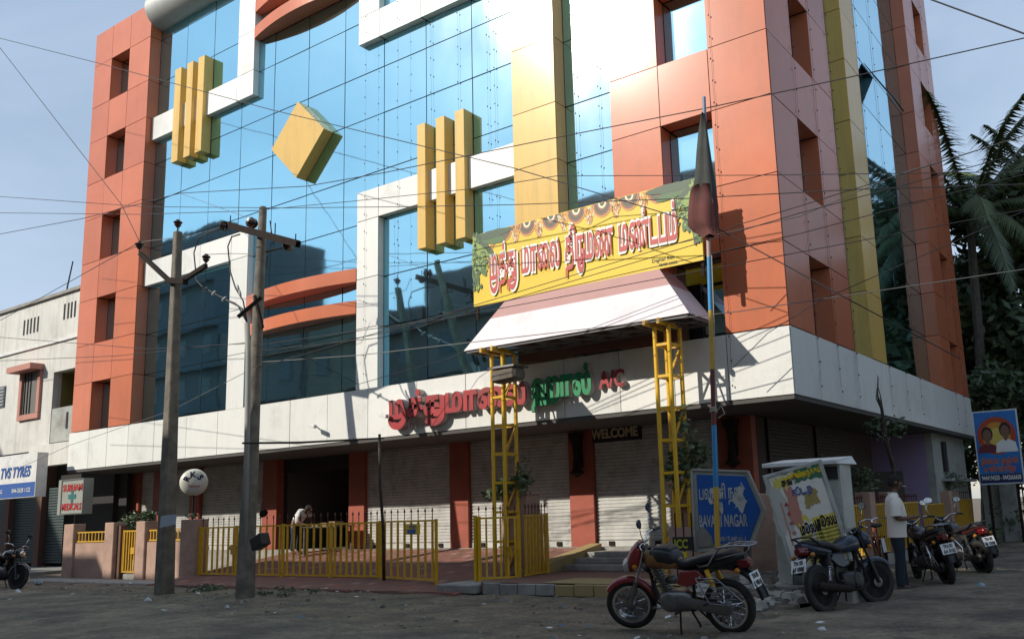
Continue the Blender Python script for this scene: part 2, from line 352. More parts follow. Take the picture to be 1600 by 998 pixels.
block(sd, [20.92,22.15], ZS, lambda i, j: True, YEL, D, 15.996)
block(sd, [28.40,29.84,31.03,32.05], ZS, win, RED, D, 15.996)
# white stepped frames
def poly_cells(us, zs, cells): return lambda i, j: (i, j) in cells
block(fr, [-28.0,-26.4,-24.84,-23.24,-22.40], [14.50,15.33,16.69,18.33,19.64], lambda i, j: j == 0 or i == 3, WHT, W, 15.996)
block(fr, [-17.66,-16.84,-15.27,-13.68,-12.125], [14.50,15.33,16.69,18.33,19.64], lambda i, j: j == 0 or i == 0, WHT, W, 15.996)
block(fr, [-28.0,-26.4,-24.84,-23.24,-22.40], [4.76,6.38,7.73,9.33,10.16], lambda i, j: j == 3 or i == 3, WHT, W, 15.996)
block(fr, [-17.66,-16.84,-15.27,-13.68,-12.125], [4.76,6.38,7.73,9.33,10.16], lambda i, j: j == 3 or i == 0, WHT, W, 15.996)
# glazing
rg = random.Random(11)
def panes(F, us, zs):
    for i in range(len(us)-1):
        for j in range(len(zs)-1):
            u0, u1, z0, z1 = us[i]+.014, us[i+1]-.014, zs[j]+.014, zs[j+1]-.014
            t = [rg.uniform(-1,1)*0.0042 for _ in range(4)]
            b = MB(); b.hexa([F(u0,G+t[0],z0),F(u1,G+t[1],z0),F(u1,G+.02,z0),F(u0,G+.02,z0),F(u0,G+t[0]+t[2],z1),F(u1,G+t[1]+t[2],z1),F(u1,G+.02,z1),F(u0,G+.02,z1)])
            b.build('glass_pane', GLASS, hall)
GX = [-28.03,-26.40,-24.82,-23.22,-21.61,-20.02,-18.43,-16.84,-15.27,-13.68,-12.10]
panes(fr, GX, ZS); panes(fr, [-10.87,-9.41], ZS)
for us in ([-30.55,-29.35], [-8.20,-7.03]):
    for j in (0,2,4,6,8): panes(fr, us, ZS[j:j+2])
panes(sd, [22.15,23.70,25.27,26.83,28.40], ZS); panes(sd, [19.55,20.92], ZS)
for us in ([17.02,18.25], [29.84,31.03]):
    for j in (0,2,4,6,8): panes(sd, us, ZS[j:j+2])
b = MB(); b.box(-31.72, XC-0.43, G+0.022, 31.95, 4.6, 19.6); b.build('core_wall', SEAL, hall)
b = MB(); b.box(-31.70, XC-0.03, D+0.3, 32.0, 19.6, 19.9); b.build('roof', CONL, hall)
# open awning sash high on the side glazing
b = MB(); p = [AX(1357,0,XC+0.15), AX(1350,48,XC+0.15), AX(1372,80,XC+0.3), AX(1384,68,XC-0.35)]
b.hexa([sd(24.2,G-.05,13.7),sd(25.3,G-.05,13.7),sd(25.3,G-.02,13.72),sd(24.2,G-.02,13.72),sd(24.2,G-.75,12.45),sd(25.3,G-.75,12.45),sd(25.3,G-.72,12.43),sd(24.2,G-.72,12.43)]); b.build('open_sash', BLKPL, hall)
# sash frames in window openings
# drum cornices at roof level
CORN = mat('grey_cornice', (0.42, 0.43, 0.41), 0.5, metal=0.2, streak=0.3)
for x0, x1 in ((-28.0,-23.26), (-16.82,-12.14)):
    b = MB(); b.tube([(x0,15.98,19.35),(x1,15.98,19.35)], 0.68, 28); b.build('drum_cornice', CORN, hall, smooth=True, auto=40)
# bowed red louvres between the white frames
def louvre(z0, z1, x0=-22.395, x1=-17.665, sag=0.30):
    b = MB(); n = 18; lo = []; hi = []
    for k in range(n+1):
        t = k/n; x = x0+(x1-x0)*t; y = W-0.02-sag*(1-(2*t-1)**2); lo.append((x,y))
    for k in range(n):
        (xa,ya),(xb,yb) = lo[k], lo[k+1]
        b.hexa([(xa,ya,z0),(xb,yb,z0),(xb,15.985,z0),(xa,15.985,z0),(xa,ya,z1),(xb,yb,z1),(xb,15.985,z1),(xa,15.985,z1)])
    b.build('bowed_louvre', RED, hall)
for z0, z1 in ((7.69,8.05),(6.82,7.17),(16.36,16.74),(17.24,17.62),(18.2,18.58)): louvre(z0, z1)
# yellow fins and the diamond box
for x0, x1, z0, z1 in ((-26.5,-26.14,13.26,16.58),(-25.8,-25.46,13.26,16.58),(-25.17,-24.83,13.26,16.58),(-15.28,-15.0,8.08,11.4),(-14.63,-14.34,8.08,11.4),(-13.99,-13.69,8.08,11.4)):
    b = MB(); b.box(x0, x1, 15.66, 15.992, z0, z1); b.build('yellow_fin', YEL, hall, bevel=0.004)
b = MB(); c = Vector((-20.06, 15.655, 12.33)); r = 1.17
b.prism([(0,r),(r,0),(0,-r),(-r,0)], c, (1,0,0), (0,0,1), (0,0.34,0)); b.build('diamond_box', YEL, hall, bevel=0.004)
# first-floor band
BX = [-31.84,-30.5,-29.35,-28.08,-26.6,-24.86,-23.3,-21.6,-20.02,-18.5,-16.97,-15.26,-13.69,-12.25,-10.88,-9.47,-8.2,-7.03,XC]
for i in range(len(BX)-1): plate(fr, BX[i], BX[i+1], D-0.004, D+T, 3.44, 4.73, 'band_panel', WHT)
BY = [D+0.027,17.04,18.28,19.56,20.9,22.2,24.0,25.54,26.9,28.57,29.8,31.0,32.2]
for i in range(len(BY)-1): plate(sd, BY[i], BY[i+1], D-0.004, D+T, 3.44, 4.73, 'band_panel', WHT)
b = MB(); b.box(-31.82, XC-0.03, D+0.015, D+0.35, 3.46, 4.72); b.box(XC-0.35, XC-0.015, D+0.35, 32.2, 3.46, 4.72); b.build('band_wall', SEAL, hall)
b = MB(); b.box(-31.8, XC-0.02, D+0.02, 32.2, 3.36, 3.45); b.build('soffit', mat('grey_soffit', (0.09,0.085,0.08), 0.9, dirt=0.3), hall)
# ground floor: pillars, shutters, back wall
FY2 = 17.84
b = MB(); b.box(-31.7, -23.35, FY2+0.12, FY2+0.3, 0.3, 3.36); b.box(-20.0, -7.6, FY2+0.12, FY2+0.3, 0.3, 3.36); b.box(-23.35,-20.0,FY2+0.12,FY2+.3,2.95,3.36)
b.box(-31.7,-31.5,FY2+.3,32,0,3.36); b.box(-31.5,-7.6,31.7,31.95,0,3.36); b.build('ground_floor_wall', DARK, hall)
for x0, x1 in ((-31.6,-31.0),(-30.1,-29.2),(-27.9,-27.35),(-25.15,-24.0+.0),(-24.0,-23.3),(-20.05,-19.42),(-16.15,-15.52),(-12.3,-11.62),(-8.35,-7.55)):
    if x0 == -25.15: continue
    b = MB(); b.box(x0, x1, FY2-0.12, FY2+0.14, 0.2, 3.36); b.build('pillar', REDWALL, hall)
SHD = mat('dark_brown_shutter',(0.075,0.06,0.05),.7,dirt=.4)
def shutter(F, u0, u1, d, z0=0.64, z1=3.36, sm=None):
    s = MB(); n = int((z1-z0-0.14)/0.082); zz = z0+0.14; prof = []
    for k in range(n):
        a = zz+k*0.082
        prof += [(a, 0.0), (a+0.018, -0.022), (a+0.058, -0.022), (a+0.076, 0.0)]
    prof.append((z1, 0.0)); vs = []; fs = []
    for z, dd in prof: vs += [F(u0, d+dd, z), F(u1, d+dd, z)]
    for k in range(len(prof)-1): fs.append((2*k, 2*k+1, 2*k+3, 2*k+2))
    s.add(vs, fs); o = s.build('roller_shutter', sm or SHUT, hall)
    q = MB(); q.hexa([F(u0,d-.03,z0),F(u1,d-.03,z0),F(u1,d+.01,z0),F(u0,d+.01,z0),F(u0,d-.03,z0+.135),F(u1,d-.03,z0+.135),F(u1,d+.01,z0+.135),F(u0,d+.01,z0+.135)]); q.build('bottom_rail', SHUT, o)
    for k in (0.12, 0.5, 0.88):
        c = F(u0+(u1-u0)*k, d-.045, z0+.07); q = MB(); q.box(c.x-.07, c.x+.07, c.y-.02, c.y+.02, c.z-.05, c.z+.05); q.build('padlock_box', DSTEEL, o)
for x0, x1 in ((-31.0,-30.1),(-29.2,-27.9),(-27.3,-24.05),(-19.4,-16.17),(-15.5,-12.32),(-11.6,-8.37)): shutter(fr, x0, x1, FY2)
# dark hall opening with a counter and grille behind
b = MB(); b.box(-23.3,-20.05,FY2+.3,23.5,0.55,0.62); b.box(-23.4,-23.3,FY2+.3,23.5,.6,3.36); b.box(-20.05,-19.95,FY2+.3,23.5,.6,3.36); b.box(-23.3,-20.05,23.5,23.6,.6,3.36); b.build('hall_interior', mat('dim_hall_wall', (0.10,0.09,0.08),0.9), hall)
# corner: side of the ground floor set back under the band
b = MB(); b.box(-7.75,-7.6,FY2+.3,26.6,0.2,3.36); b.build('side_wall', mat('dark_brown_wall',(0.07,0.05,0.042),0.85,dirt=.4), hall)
SD2 = -7.58+0.0
for y0, y1 in ((18.6,21.2),(21.7,24.6)):
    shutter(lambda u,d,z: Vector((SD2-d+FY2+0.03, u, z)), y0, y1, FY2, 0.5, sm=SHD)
PURP = mat('lilac_plaster', (0.36,0.28,0.46), 0.85, dirt=.35, dscale=2)
GREYW = mat('grey_plaster', (0.40,0.41,0.38), 0.9, dirt=.5, dscale=1.2, var=.2, bump=.005)
b = MB(); b.box(-9.5,-6.3,27.6,27.8,0,3.36); b.build('lilac_wall', PURP, hall)
b = MB(); b.box(-6.3,-6.1,27.6,32.1,0,3.36); b.box(-9.5,-6.3,31.9,32.1,0,3.36); b.build('grey_wall', GREYW, hall)
b = MB(); b.box(-6.1,-6.02,28.7,29.1,2.25,3.15); b.build('vent_slot', DARK, hall)
b = MB(); b.box(-6.1,-5.8,28.3,32.1,1.95,2.03); b.build('ledge', GREYW, hall)
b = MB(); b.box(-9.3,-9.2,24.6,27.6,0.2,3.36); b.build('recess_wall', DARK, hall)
b = MB(); b.box(-7.9,-7.0,27.5,27.6,0.2,2.3); b.build('side_door', mat('grey_door',(0.16,0.15,0.13),.7,dirt=.4), hall)
# raised floor of the shops
b = MB(); b.box(-31.6,-7.6,FY2-0.16,FY2+0.14,0.0,0.635); b.box(-31.6,-7.7,FY2+.14,31.8,0.0,0.56); b.build('plinth', CONL, hall)
# carved dark brackets on two pillars, WELCOME lettering
for x in (-11.96,-7.95):
    b = MB(); b.lathe([(0.02,0),(0.1,0.06),(0.17,0.1),(0.1,0.2),(0.07,0.5),(0.1,0.8),(0.17,0.9),(0.19,1.0),(0.19,1.05)], (x,FY2-.28,2.25), n=10); b.box(x-.08,x+.08,FY2-.2,FY2-.11,2.5,3.2); b.build('carved_bracket', DSTEEL, hall, smooth=True, auto=40)
wl = thing('welcome_sign', 'dark board with pale WELCOME letters at the top of the roller shutter', 'sign', (-10.7, FY2-.05, 3.0))
c = AY(960,672,FY2-.06)-V(0,0,.06); b = MB(); b.box(c.x-.72,c.x+.72,FY2-.07,FY2-.03,c.z-.2,c.z+.2); b.build('board', DARK, wl)
text_obj('letters','WELCOME',(c.x,FY2-.08,c.z),(1,0,0.0),(0,0,1),0.3,mat('dull_gilt',(0.62,0.50,0.32),.6),wl,offset=.03,ext=.01,width=1.28)

# courtyard paving: rises from the street to the shop floors, pavers laid as geometry
PAV = mat('red_paver', (0.26,0.10,0.07), 0.85, col2=(0.17,0.09,0.07), vscale=2.5, dirt=.6, dscale=2, bump=.004)
def yz(y): return 0.035+(y-13.2)/(FY2-.16-13.2)*0.58 if y > 13.2 else 0.035
b = MB(); b.add([(-22.2,13.0,-.03),(-11.75,13.0,-.03),(-11.75,FY2-.15,-.05),(-22.2,FY2-.15,-.05),(-22.2,13.0,yz(13)-.02),(-11.75,13.0,yz(13)-.02),(-11.75,FY2-.15,yz(FY2)-.02),(-22.2,FY2-.15,yz(FY2)-.02)],[(4,5,6,7),(0,1,5,4),(1,2,6,5),(3,0,4,7)])
rp = random.Random(5); y = 13.02; row = 0
while y < FY2-.2:
    x = -22.2+(0.12 if row % 2 else 0)
    while x < -11.9:
        h = rp.uniform(-.006,.008); a = x+.006; c = min(x+.234,-11.76); y1 = y+.19
        b.add([(a,y+.006,yz(y)+h),(c,y+.006,yz(y)+h),(c,y1,yz(y1)+h),(a,y1,yz(y1)+h),(a,y+.006,yz(y)-.02),(c,y+.006,yz(y)-.02)],[(0,1,2,3),(4,5,1,0)], rp.choice([0,0,0,1]))
        x += .24
    y += .196; row += 1
tag(b.build('brick_paving', [PAV, mat('pale_paver',(0.30,0.17,0.14),.85,dirt=.6,dscale=2)]), kind='stuff')
# sloping wall beside the steps
SANDY = mat('ochre_stone', (0.36,0.27,0.12), 0.85, dirt=.6, dscale=3, bump=.006)
st = thing('entrance_steps', 'worn stone steps and ochre kerb platform leading up to the right hand shutters', 'steps', (-10,13.3,0))
b = MB(); b.hexa([(-11.75,14.9,0),(-11.42,14.9,0),(-11.42,FY2-.16,0),(-11.75,FY2-.16,0),(-11.75,14.9,.30),(-11.42,14.9,.30),(-11.42,FY2-.16,.72),(-11.75,FY2-.16,.72)]); b.build('ramp_wall', SANDY, st)
for k,(y0,z) in enumerate(((16.1,.34),(16.55,.45),(17.0,.56))):
    b = MB(); b.box(-11.41,-7.6,y0,FY2-.165+.0,(.215 if k==0 else [.34,.45][k-1])+.001,z); b.build('step', CONL, st, bevel=.01)
b = MB(); b.box(-11.4,-6.6,13.36,FY2-.17,0,.215); b.build('platform', mat('maroon_stone',(0.20,0.10,0.075),.8,dirt=.6,dscale=2), st)
b = MB(); b.box(-9.9,-6.6,13.34,14.4,.216,.226); b.build('ochre_paving', SANDY, st)
x = -11.3
while x < -6.7:
    b = MB(); b.box(x+.01,x+.41,13.27,13.37,0.0,.20+rp.uniform(-.01,.012)); b.build('kerb_stone', SANDY if x > -9.95 else CONL, st, bevel=.012); x += .42
b = MB(); b.box(-12.4,-11.42,13.2,14.75,0,.17); b.build('base_block', CONL, st, bevel=.02)
# footing kerb under the left compound wall
b = MB(); b.box(-29.2,-22.1,13.2,14.05,-.1,.035); tag(b.build('broken_kerb', CONL, bevel=.03), 'broken grey concrete kerb along the foot of the left compound wall', 'kerb')
# ------------------------------------------------------------------ buildings across the street (seen mirrored in the glass, shading the road)
OPW = [mat('opposite_wall_%d' % i, c, 0.9, var=.2, vscale=.6, streak=.5) for i, c in enumerate([(0.16,0.15,0.14),(0.11,0.13,0.14),(0.19,0.17,0.13),(0.13,0.11,0.10)])]
OPG = mat('opposite_window', (0.03,0.035,0.04), 0.15)
def opposite(x0, x1, h, i, label, y1=-4.0, dep=9, tank=True):
    t = thing('apartment_building', label, 'building', ((x0+x1)/2, y1-dep/2, 0)); m = OPW[i % 4]
    b = MB(); b.box(x0,x1,y1-dep,y1,0,h-.9); b.box(x0,x1,y1-.15,y1+.0,h-.9,h); b.box(x0,x1,y1-dep,y1-dep+.15,h-.9,h); b.box(x0,x0+.15,y1-dep,y1,h-.9,h); b.box(x1-.15,x1,y1-dep,y1,h-.9,h); b.build('wall', m, t)
    n = max(1, int((x1-x0)/2.6)); st = (x1-x0)/n; z = 1.0
    while z+2.2 < h:
        for k in range(n):
            xc = x0+st*(k+.5); f = MB(); f.box(xc-.62,xc+.62,y1,y1+.05,z,z+1.35); fo = f.build('window', OPW[(i+1) % 4], t); p = MB(); p.box(xc-.54,xc+.54,y1+.051,y1+.06,z+.08,z+1.27); p.build('pane', OPG, fo)
        q = MB(); q.box(x0,x1,y1,y1+.5,z+1.8,z+1.92); q.build('sunshade', m, t)
        z += 3.05
    return t
opposite(-66,-54,22.5,1,'tall grey block far along the opposite side of the street')
opposite(-53.8,-45,14.4,0,'beige flat roofed block across the street, second from the far end')
opposite(-44.8,-38.6,13.9,2,'sand coloured block across the street from the compound wall')
opposite(-38.4,-34.6,13.3,3,'narrow low brown block across the street between taller blocks')
opposite(-34.4,-24.6,15.0,0,'wide beige block across the street facing the glass bays')
opposite(-24.4,-14.2,17.0,1,'tall blue grey block across the street facing the sign tower')
opposite(-14.0,-5.0,16.4,2,'sand coloured block across the street beside the road corner')
opposite(-4.8,6,12.5,3,'brown block across the street directly behind the viewpoint')
for x, y, z, r in ((-32.6,-6,15.0,.75),(-29.5,-6.4,15.0,.7),(-50,-6,14.4,.9)):
    t = MB(); t.lathe([(r,0),(r,.9),(r*.9,1.15),(r*.35,1.35),(r*.35,1.5),(0,1.52)], (x,y,z-.95+.95-1.0), n=18); tag(t.build('water_tank', BLKPL, smooth=True, auto=35), 'black plastic water tank on the flat roof at x' if 0 else {-32.6:'black plastic water tank on the left of the wide beige roof across the street',-29.5:'black plastic water tank on the right of the wide beige roof across the street',-50:'large black water tank on the beige block far across the street'}[x], 'water tank')

# ------------------------------------------------------------------ white neighbour building at the left
NY = 16.1
nb = thing('shop_building', 'white two-storey building with a pink framed window left of the red tower', 'building', (-40,NY,0))
def NP(px, py, d=0.0): return AY(px, py, NY-d)
zt = NP(60,473).z; zp = NP(60,541).z
x0n, x1n = -47.0, -31.9
z_low = NP(85,700).z; z_l2 = NP(85,680).z
bl, br, bt, bb = NP(83,600).x, NP(116,600).x, NP(100,578).z, NP(95,690).z
b = MB(); b.box(x0n,bl,NY,NY+.3,z_low,zt); b.box(bl,x1n,NY,NY+.3,bt,zt); b.box(x0n,x1n,NY+.3,NY+.6,zt-.1,zt); b.build('wall', NWALL, nb)
b = MB(); b.box(x0n,x1n,NY-.10,NY+.35,zt,zt+.12); b.build('coping', CONL, nb)
b = MB(); b.box(x0n,x1n,NY-.07,NY-.001,zp-.05,zp+.05); b.build('cornice', WPAINT, nb)
OLIVE = mat('olive_wall', (0.20,0.18,0.05), .9, dirt=.4)
b = MB(); b.box(bl,x1n,NY+1.6,NY+1.7,z_l2-.4,bt+.2); b.box(bl-.1,bl,NY+.31,NY+1.7,z_l2-.4,bt+.2); b.box(bl,x1n,NY+.3,NY+1.6,bt+.0,bt+.1); b.build('balcony_wall', OLIVE, nb)
zb = NP(95,636).z
b = MB(); b.box(bl,x1n,NY+.02,NY+.16,z_l2-.25,zb); b.build('parapet', GREYW, nb)
p = NP(104,656); b = MB(); b.box(p.x-.06,p.x+.06,NY-.0,NY+.019,p.z-.3,p.z+.3); b.build('drain_slot', DARK, nb)
b = MB(); b.box(NP(62,690).x,x1n,NY-.35,NY-.001,NP(85,728).z,z_low+.12); b.build('ledge_beam', NWALL, nb)
for pxs, y in (((38,43.5,48.5,54,59.5),511),((101,107,112,117.5),486)):
    for q in pxs:
        p = NP(q, y-(q-pxs[0])*.28+1); b = MB(); b.box(p.x-.055,p.x+.055,NY-.012,NY-.002,p.z-.30,p.z+.30); b.build('vent_slit', DARK, nb)
PINKF = mat('pink_frame', (0.47,0.22,0.17), .8, dirt=.3)
a = NP(34,590); c = NP(66,652)
xa, xb, z1, z0 = NP(33,615).x, NP(65,615).x, NP(48,582).z, NP(48,655).z
b = MB(); b.box(xa,xa+.2,NY-.1,NY-.001,z0+.21,z1); b.box(xb-.2,xb,NY-.1,NY-.001,z0+.21,z1); b.box(xa,xb,NY-.1,NY-.001,z0,z0+.2); b.box(xa-.2,xb+.05,NY-.5,NY-.001,z1+.001,z1+.22); wf = b.build('window', PINKF, nb)
b = MB(); b.box(xa+.2,xb-.2,NY-.02,NY-.003,z0+.2,z1); b.build('shuttered_pane', mat('grey_shutter',(0.13,0.13,0.12),.6,dirt=.4), wf)
for k in range(3):
    b = MB(); x = xa+.35+k*.22; b.box(x,x+.03,NY-.05,NY-.03,z0+.2,z1); b.build('bar', DSTEEL, wf)
p = NP(4,620); b = MB(); b.box(p.x-.8,p.x+.25,NY-.04,NY-.001,p.z-.42,p.z+.42); wf = b.build('window', mat('blue_grey_shutter',(0.10,0.13,0.16),.6), nb)
for k in range(6):
    b = MB(); b.box(p.x-.75,p.x+.2,NY-.07,NY-.041,p.z-.36+k*.13,p.z-.30+k*.13); b.build('slat', GREYW, wf)
# its ground floor: shutters between brown piers
b = MB(); b.box(x0n,x1n,NY+1.2,NY+1.4,0,z_low); b.build('ground_floor_wall', DARK, nb)
b = MB(); b.box(-31.95,-31.3,17.45,17.6,0,3.4); b.build('end_wall', DARK, nb)
DSH = mat('dark_shutter', (0.07,0.10,0.10), .6, metal=.3, dirt=.4)
for px0, px1 in ((-25,12),(20,58),(72,100)):
    xa, xb = AY(px0,800,NY+.9).x, AY(px1,800,NY+.9).x; s = MB()
    for k in range(28): s.box(xa,xb,NY+.9,NY+.93,.25+k*.1,.25+k*.1+.075)
    s.build('roller_shutter', DSH, nb)
for q in (14, 64):
    p = AY(q,800,NY+.8); b = MB(); b.box(p.x-.25,p.x+.2,NY+.7,NY+1.19,0,z_low); b.build('pier', mat('brown_pier',(0.14,0.07,0.05),.8,dirt=.4), nb)
b = MB(); b.box(x0n,-31.9,13.6,NY+1.3,-.05,.12); tag(b.build('shop_apron', CONL), kind='structure')
t = MB(); a = AY(97,486,NY+.3); c = AY(114,408,NY+.3); t.tube([a-V(0,0,.3),(a+c)/2,c],[.035,.03,.025],6); tag(t.build('roof_pole', WIRE), 'thin dark pole leaning on the roof of the white building', 'pole')
# tyre shop box sign
SY = 14.6
tl = AY(0,716,SY); tr = AY(59,705,SY); zt2 = AY(59,706,SY).z; zb2 = AY(59,775,SY).z; xr = tr.x; xl = xr-4.2
ts = thing('shop_sign', 'wide white box sign with blue lettering TVS TYRES above the left shop shutters', 'sign', (xr-2,SY,zb2))
b = MB(); b.box(xl,xr,SY,SY+.35,zb2,zt2); b.build('box', WPAINT, ts)
zs = zb2+(zt2-zb2)*.34
b = MB(); b.box(xl+.03,xr-.03,SY-.006,SY-.001,zb2+.02,zs); b.build('blue_stripe', BLUEP, ts)
c = AY(24,738,SY); cr_ = AY(48,738,SY).x
text_obj('lettering','TVS TYRES',(cr_,SY-.012,AY(30,737,SY).z),(1,0,0),(0,0,1),.5,BLUEP,ts,offset=.03,ext=.004,align='r',width=2.15,shear=.25)
text_obj('lettering','044-2628 1122',(xr-.3,SY-.012,(zb2+zs)/2),(1,0,0),(0,0,1),.2,WPAINT,ts,offset=.01,ext=.003,align='r',width=1.3)
text_obj('lettering','RETREADING',(xr-2.3,SY-.012,(zb2+zs)/2),(1,0,0),(0,0,1),.2,WPAINT,ts,offset=.01,ext=.003,align='r',width=1.0)
# medical light box
y = 15.0; a = AY(92,748,y); c = AY(131,802,y)
ms = thing('lightbox_sign', 'white projecting light box with red words and a green cross beside the left gate', 'sign', ((a.x+c.x)/2,y,c.z))
xa = AY(96,770,y).x; xb = AY(131,770,y).x; z1 = AY(113,748,y).z; z0 = AY(113,803,y).z
b = MB(); b.box(xa,xb,y,y+.3,z0,z1); b.box(xa-.25,xa-.001,y+.02,y+.28,z0,z1); b.build('box', mat('aged_white_acrylic',(0.30,0.32,0.28),.5,dirt=.4,dscale=3), ms)
b = MB(); 
for q in ((xa,xb,z1-.04,z1),(xa,xb,z0,z0+.04)): b.box(q[0],q[1],y-.02,y-.001,q[2],q[3])
for q in (xa,xb-.04): b.box(q,q+.04,y-.02,y-.001,z0+.04,z1-.04)
b.build('frame', ALU, ms)
cx = (xa+xb)/2; RTX = mat('red_ink',(0.42,0.03,0.03),.5); GTX = mat('teal_ink',(0.02,0.14,0.14),.5)
text_obj('lettering','SUBHAM',(cx,y-.012,z1-.28),(1,0,0),(0,0,1),.3,RTX,ms,offset=.03,ext=.004,width=(xb-xa)*.86)
text_obj('lettering','MEDICALS',(cx,y-.012,z0+.25),(1,0,0),(0,0,1),.3,RTX,ms,offset=.03,ext=.004,width=(xb-xa)*.86)
cz = (z0+z1)/2; b = MB(); b.prism([(-.07,.22),(.07,.22),(.07,.07),(.24,.07),(.24,-.07),(.07,-.07),(.07,-.22),(-.07,-.22),(-.07,-.07),(-.24,-.07),(-.24,.07),(-.07,.07)],(cx,y-.012,cz),(1,0,0),(0,0,1),(0,.006,0)); b.build('cross', GTX, ms)

# ------------------------------------------------------------------ banner sign, canopy and the yellow lattice towers
BYY = 14.81; BX0, BX1, BZ0, BZ1 = -12.72, -7.03, 6.05, 7.70
bn = thing('banner_sign', 'large yellow banner with white outlined red Tamil lettering and printed garlands', 'sign', ((BX0+BX1)/2,BYY,BZ0))
FLEXY = mat('banner_yellow', (0.80,0.56,0.02), .5, var=.12, vscale=.8)
b = MB(); b.box(BX0,BX1,BYY,BYY+.05,BZ0,BZ1); b.build('banner', FLEXY, bn)
b = MB()
for x in (BX0+.05,BX0+1.9,BX0+3.8,BX1-.05): b.box(x-.03,x+.03,BYY+.051,BYY+.11,BZ0-.3,BZ1-.03)
for z in (BZ0+.1,BZ1-.1): b.box(BX0,BX1,BYY+.111,BYY+.16,z-.03,z+.03)
for x in (BX0+1.0,BX1-.6): b.bar((x,BYY+.1,BZ1-.4),(x,15.6,BZ1-.9),.05,.05)
b.build('frame', DSTEEL, bn)
PR = [mat('print_'+n, c, .5) for n, c in (('green',(0.05,0.13,0.03)),('dark_green',(0.03,0.07,0.03)),('orange',(0.62,0.26,0.05)),('brown',(0.22,0.07,0.04)),('cream',(0.75,0.68,0.45)),('light_green',(0.22,0.33,0.05)))]
def ringsec(b, c, r0, r1, mi, y, sy=1.25):
    n = 12; vs = []
    for k in range(n+1):
        t = math.pi+math.pi*k/n
        for r in (r0, r1): vs.append((c[0]+math.cos(t)*r, y, c[1]+math.sin(t)*r*sy))
    b.add(vs, [(2*k,2*k+1,2*k+3,2*k+2) for k in range(n)], mi)
g = MB(); rr = random.Random(4)
fest = [i for i in range(9)]
for i in fest:
    cx = BX0+.25+i*(BX1-BX0-.5)/8
    for k,(r0,r1,mi) in enumerate(((.0,.06,1),(.06,.10,4),(.10,.14,3),(.14,.18,1),(.18,.225,3),(.225,.255,2))): ringsec(g,(cx,BZ1-.01),r0,r1,mi,BYY-.004-.0004*k)
    if i < 8:
        mx = cx+(BX1-BX0-.5)/16
        for k in range(70):
            a = rr.random(); z = BZ1-.02-a*.36; wd = .17*(1-a*.75); x = mx+rr.uniform(-wd,wd); s = .035
            g.add([(x-s*.5,BYY-.006-rr.random()*.003,z),(x,BYY-.007,z-s*1.6),(x+s*.5,BYY-.006,z),(x,BYY-.006,z+s)],[(0,1,2,3)],rr.choice([2,2,3,4]))
def pleaf(b, o, d, L, wd, mi, y):
    o = Vector(o); d = Vector(d).normalized(); p = Vector((-d.y, d.x)); vs = []
    for k in range(9):
        t = k/8; ww = wd*math.sin(math.pi*min(1,t*.93+.05))**.7
        for s in (-1,1): q = o+d*(L*t)+p*(ww*s*(1+.12*(k%2))); vs.append((q.x,y,q.y))
    b.add(vs,[(2*k,2*k+1,2*k+3,2*k+2) for k in range(8)],mi)
k = 0
for ox, sg in ((BX0+.02,1),(BX1-.02,-1)):
    for (oz, dx, dz, L, wd, mi) in ((-.05,1,-.25,.95,.12,0),(-.15,.9,-.6,.7,.11,1),(-.1,1,.03,1.15,.09,1),(-.3,.5,-1,.8,.12,0),(-.2,.8,-.8,.5,.10,5),(-.45,.35,-1,.5,.12,5),(-.75,.25,-1,.5,.09,0)):
        k += 1; pleaf(g,(ox,BZ1+oz),(dx*sg,dz),L,wd,mi,BYY-.010-.0006*k)
    for q in range(60):
        x = ox+sg*(.35+rr.gauss(0,.09)); z = BZ1-.62+rr.gauss(0,.13); g.add([(x-.03,BYY-.02,z),(x,BYY-.021,z-.035),(x+.03,BYY-.02,z),(x,BYY-.02,z+.035)],[(0,1,2,3)],5 if q%3 else 1)
    for q in range(40):
        x = ox+sg*(.12*abs(rr.gauss(0,1))); z = BZ1-rr.random()*1.3; g.add([(x-.04,BYY-.018,z),(x,BYY-.019,z-.07),(x+.04,BYY-.018,z),(x,BYY-.018,z+.07)],[(0,1,2,3)],rr.choice([0,1,5]))
    b2 = MB()
g.build('garland_print', PR, bn)

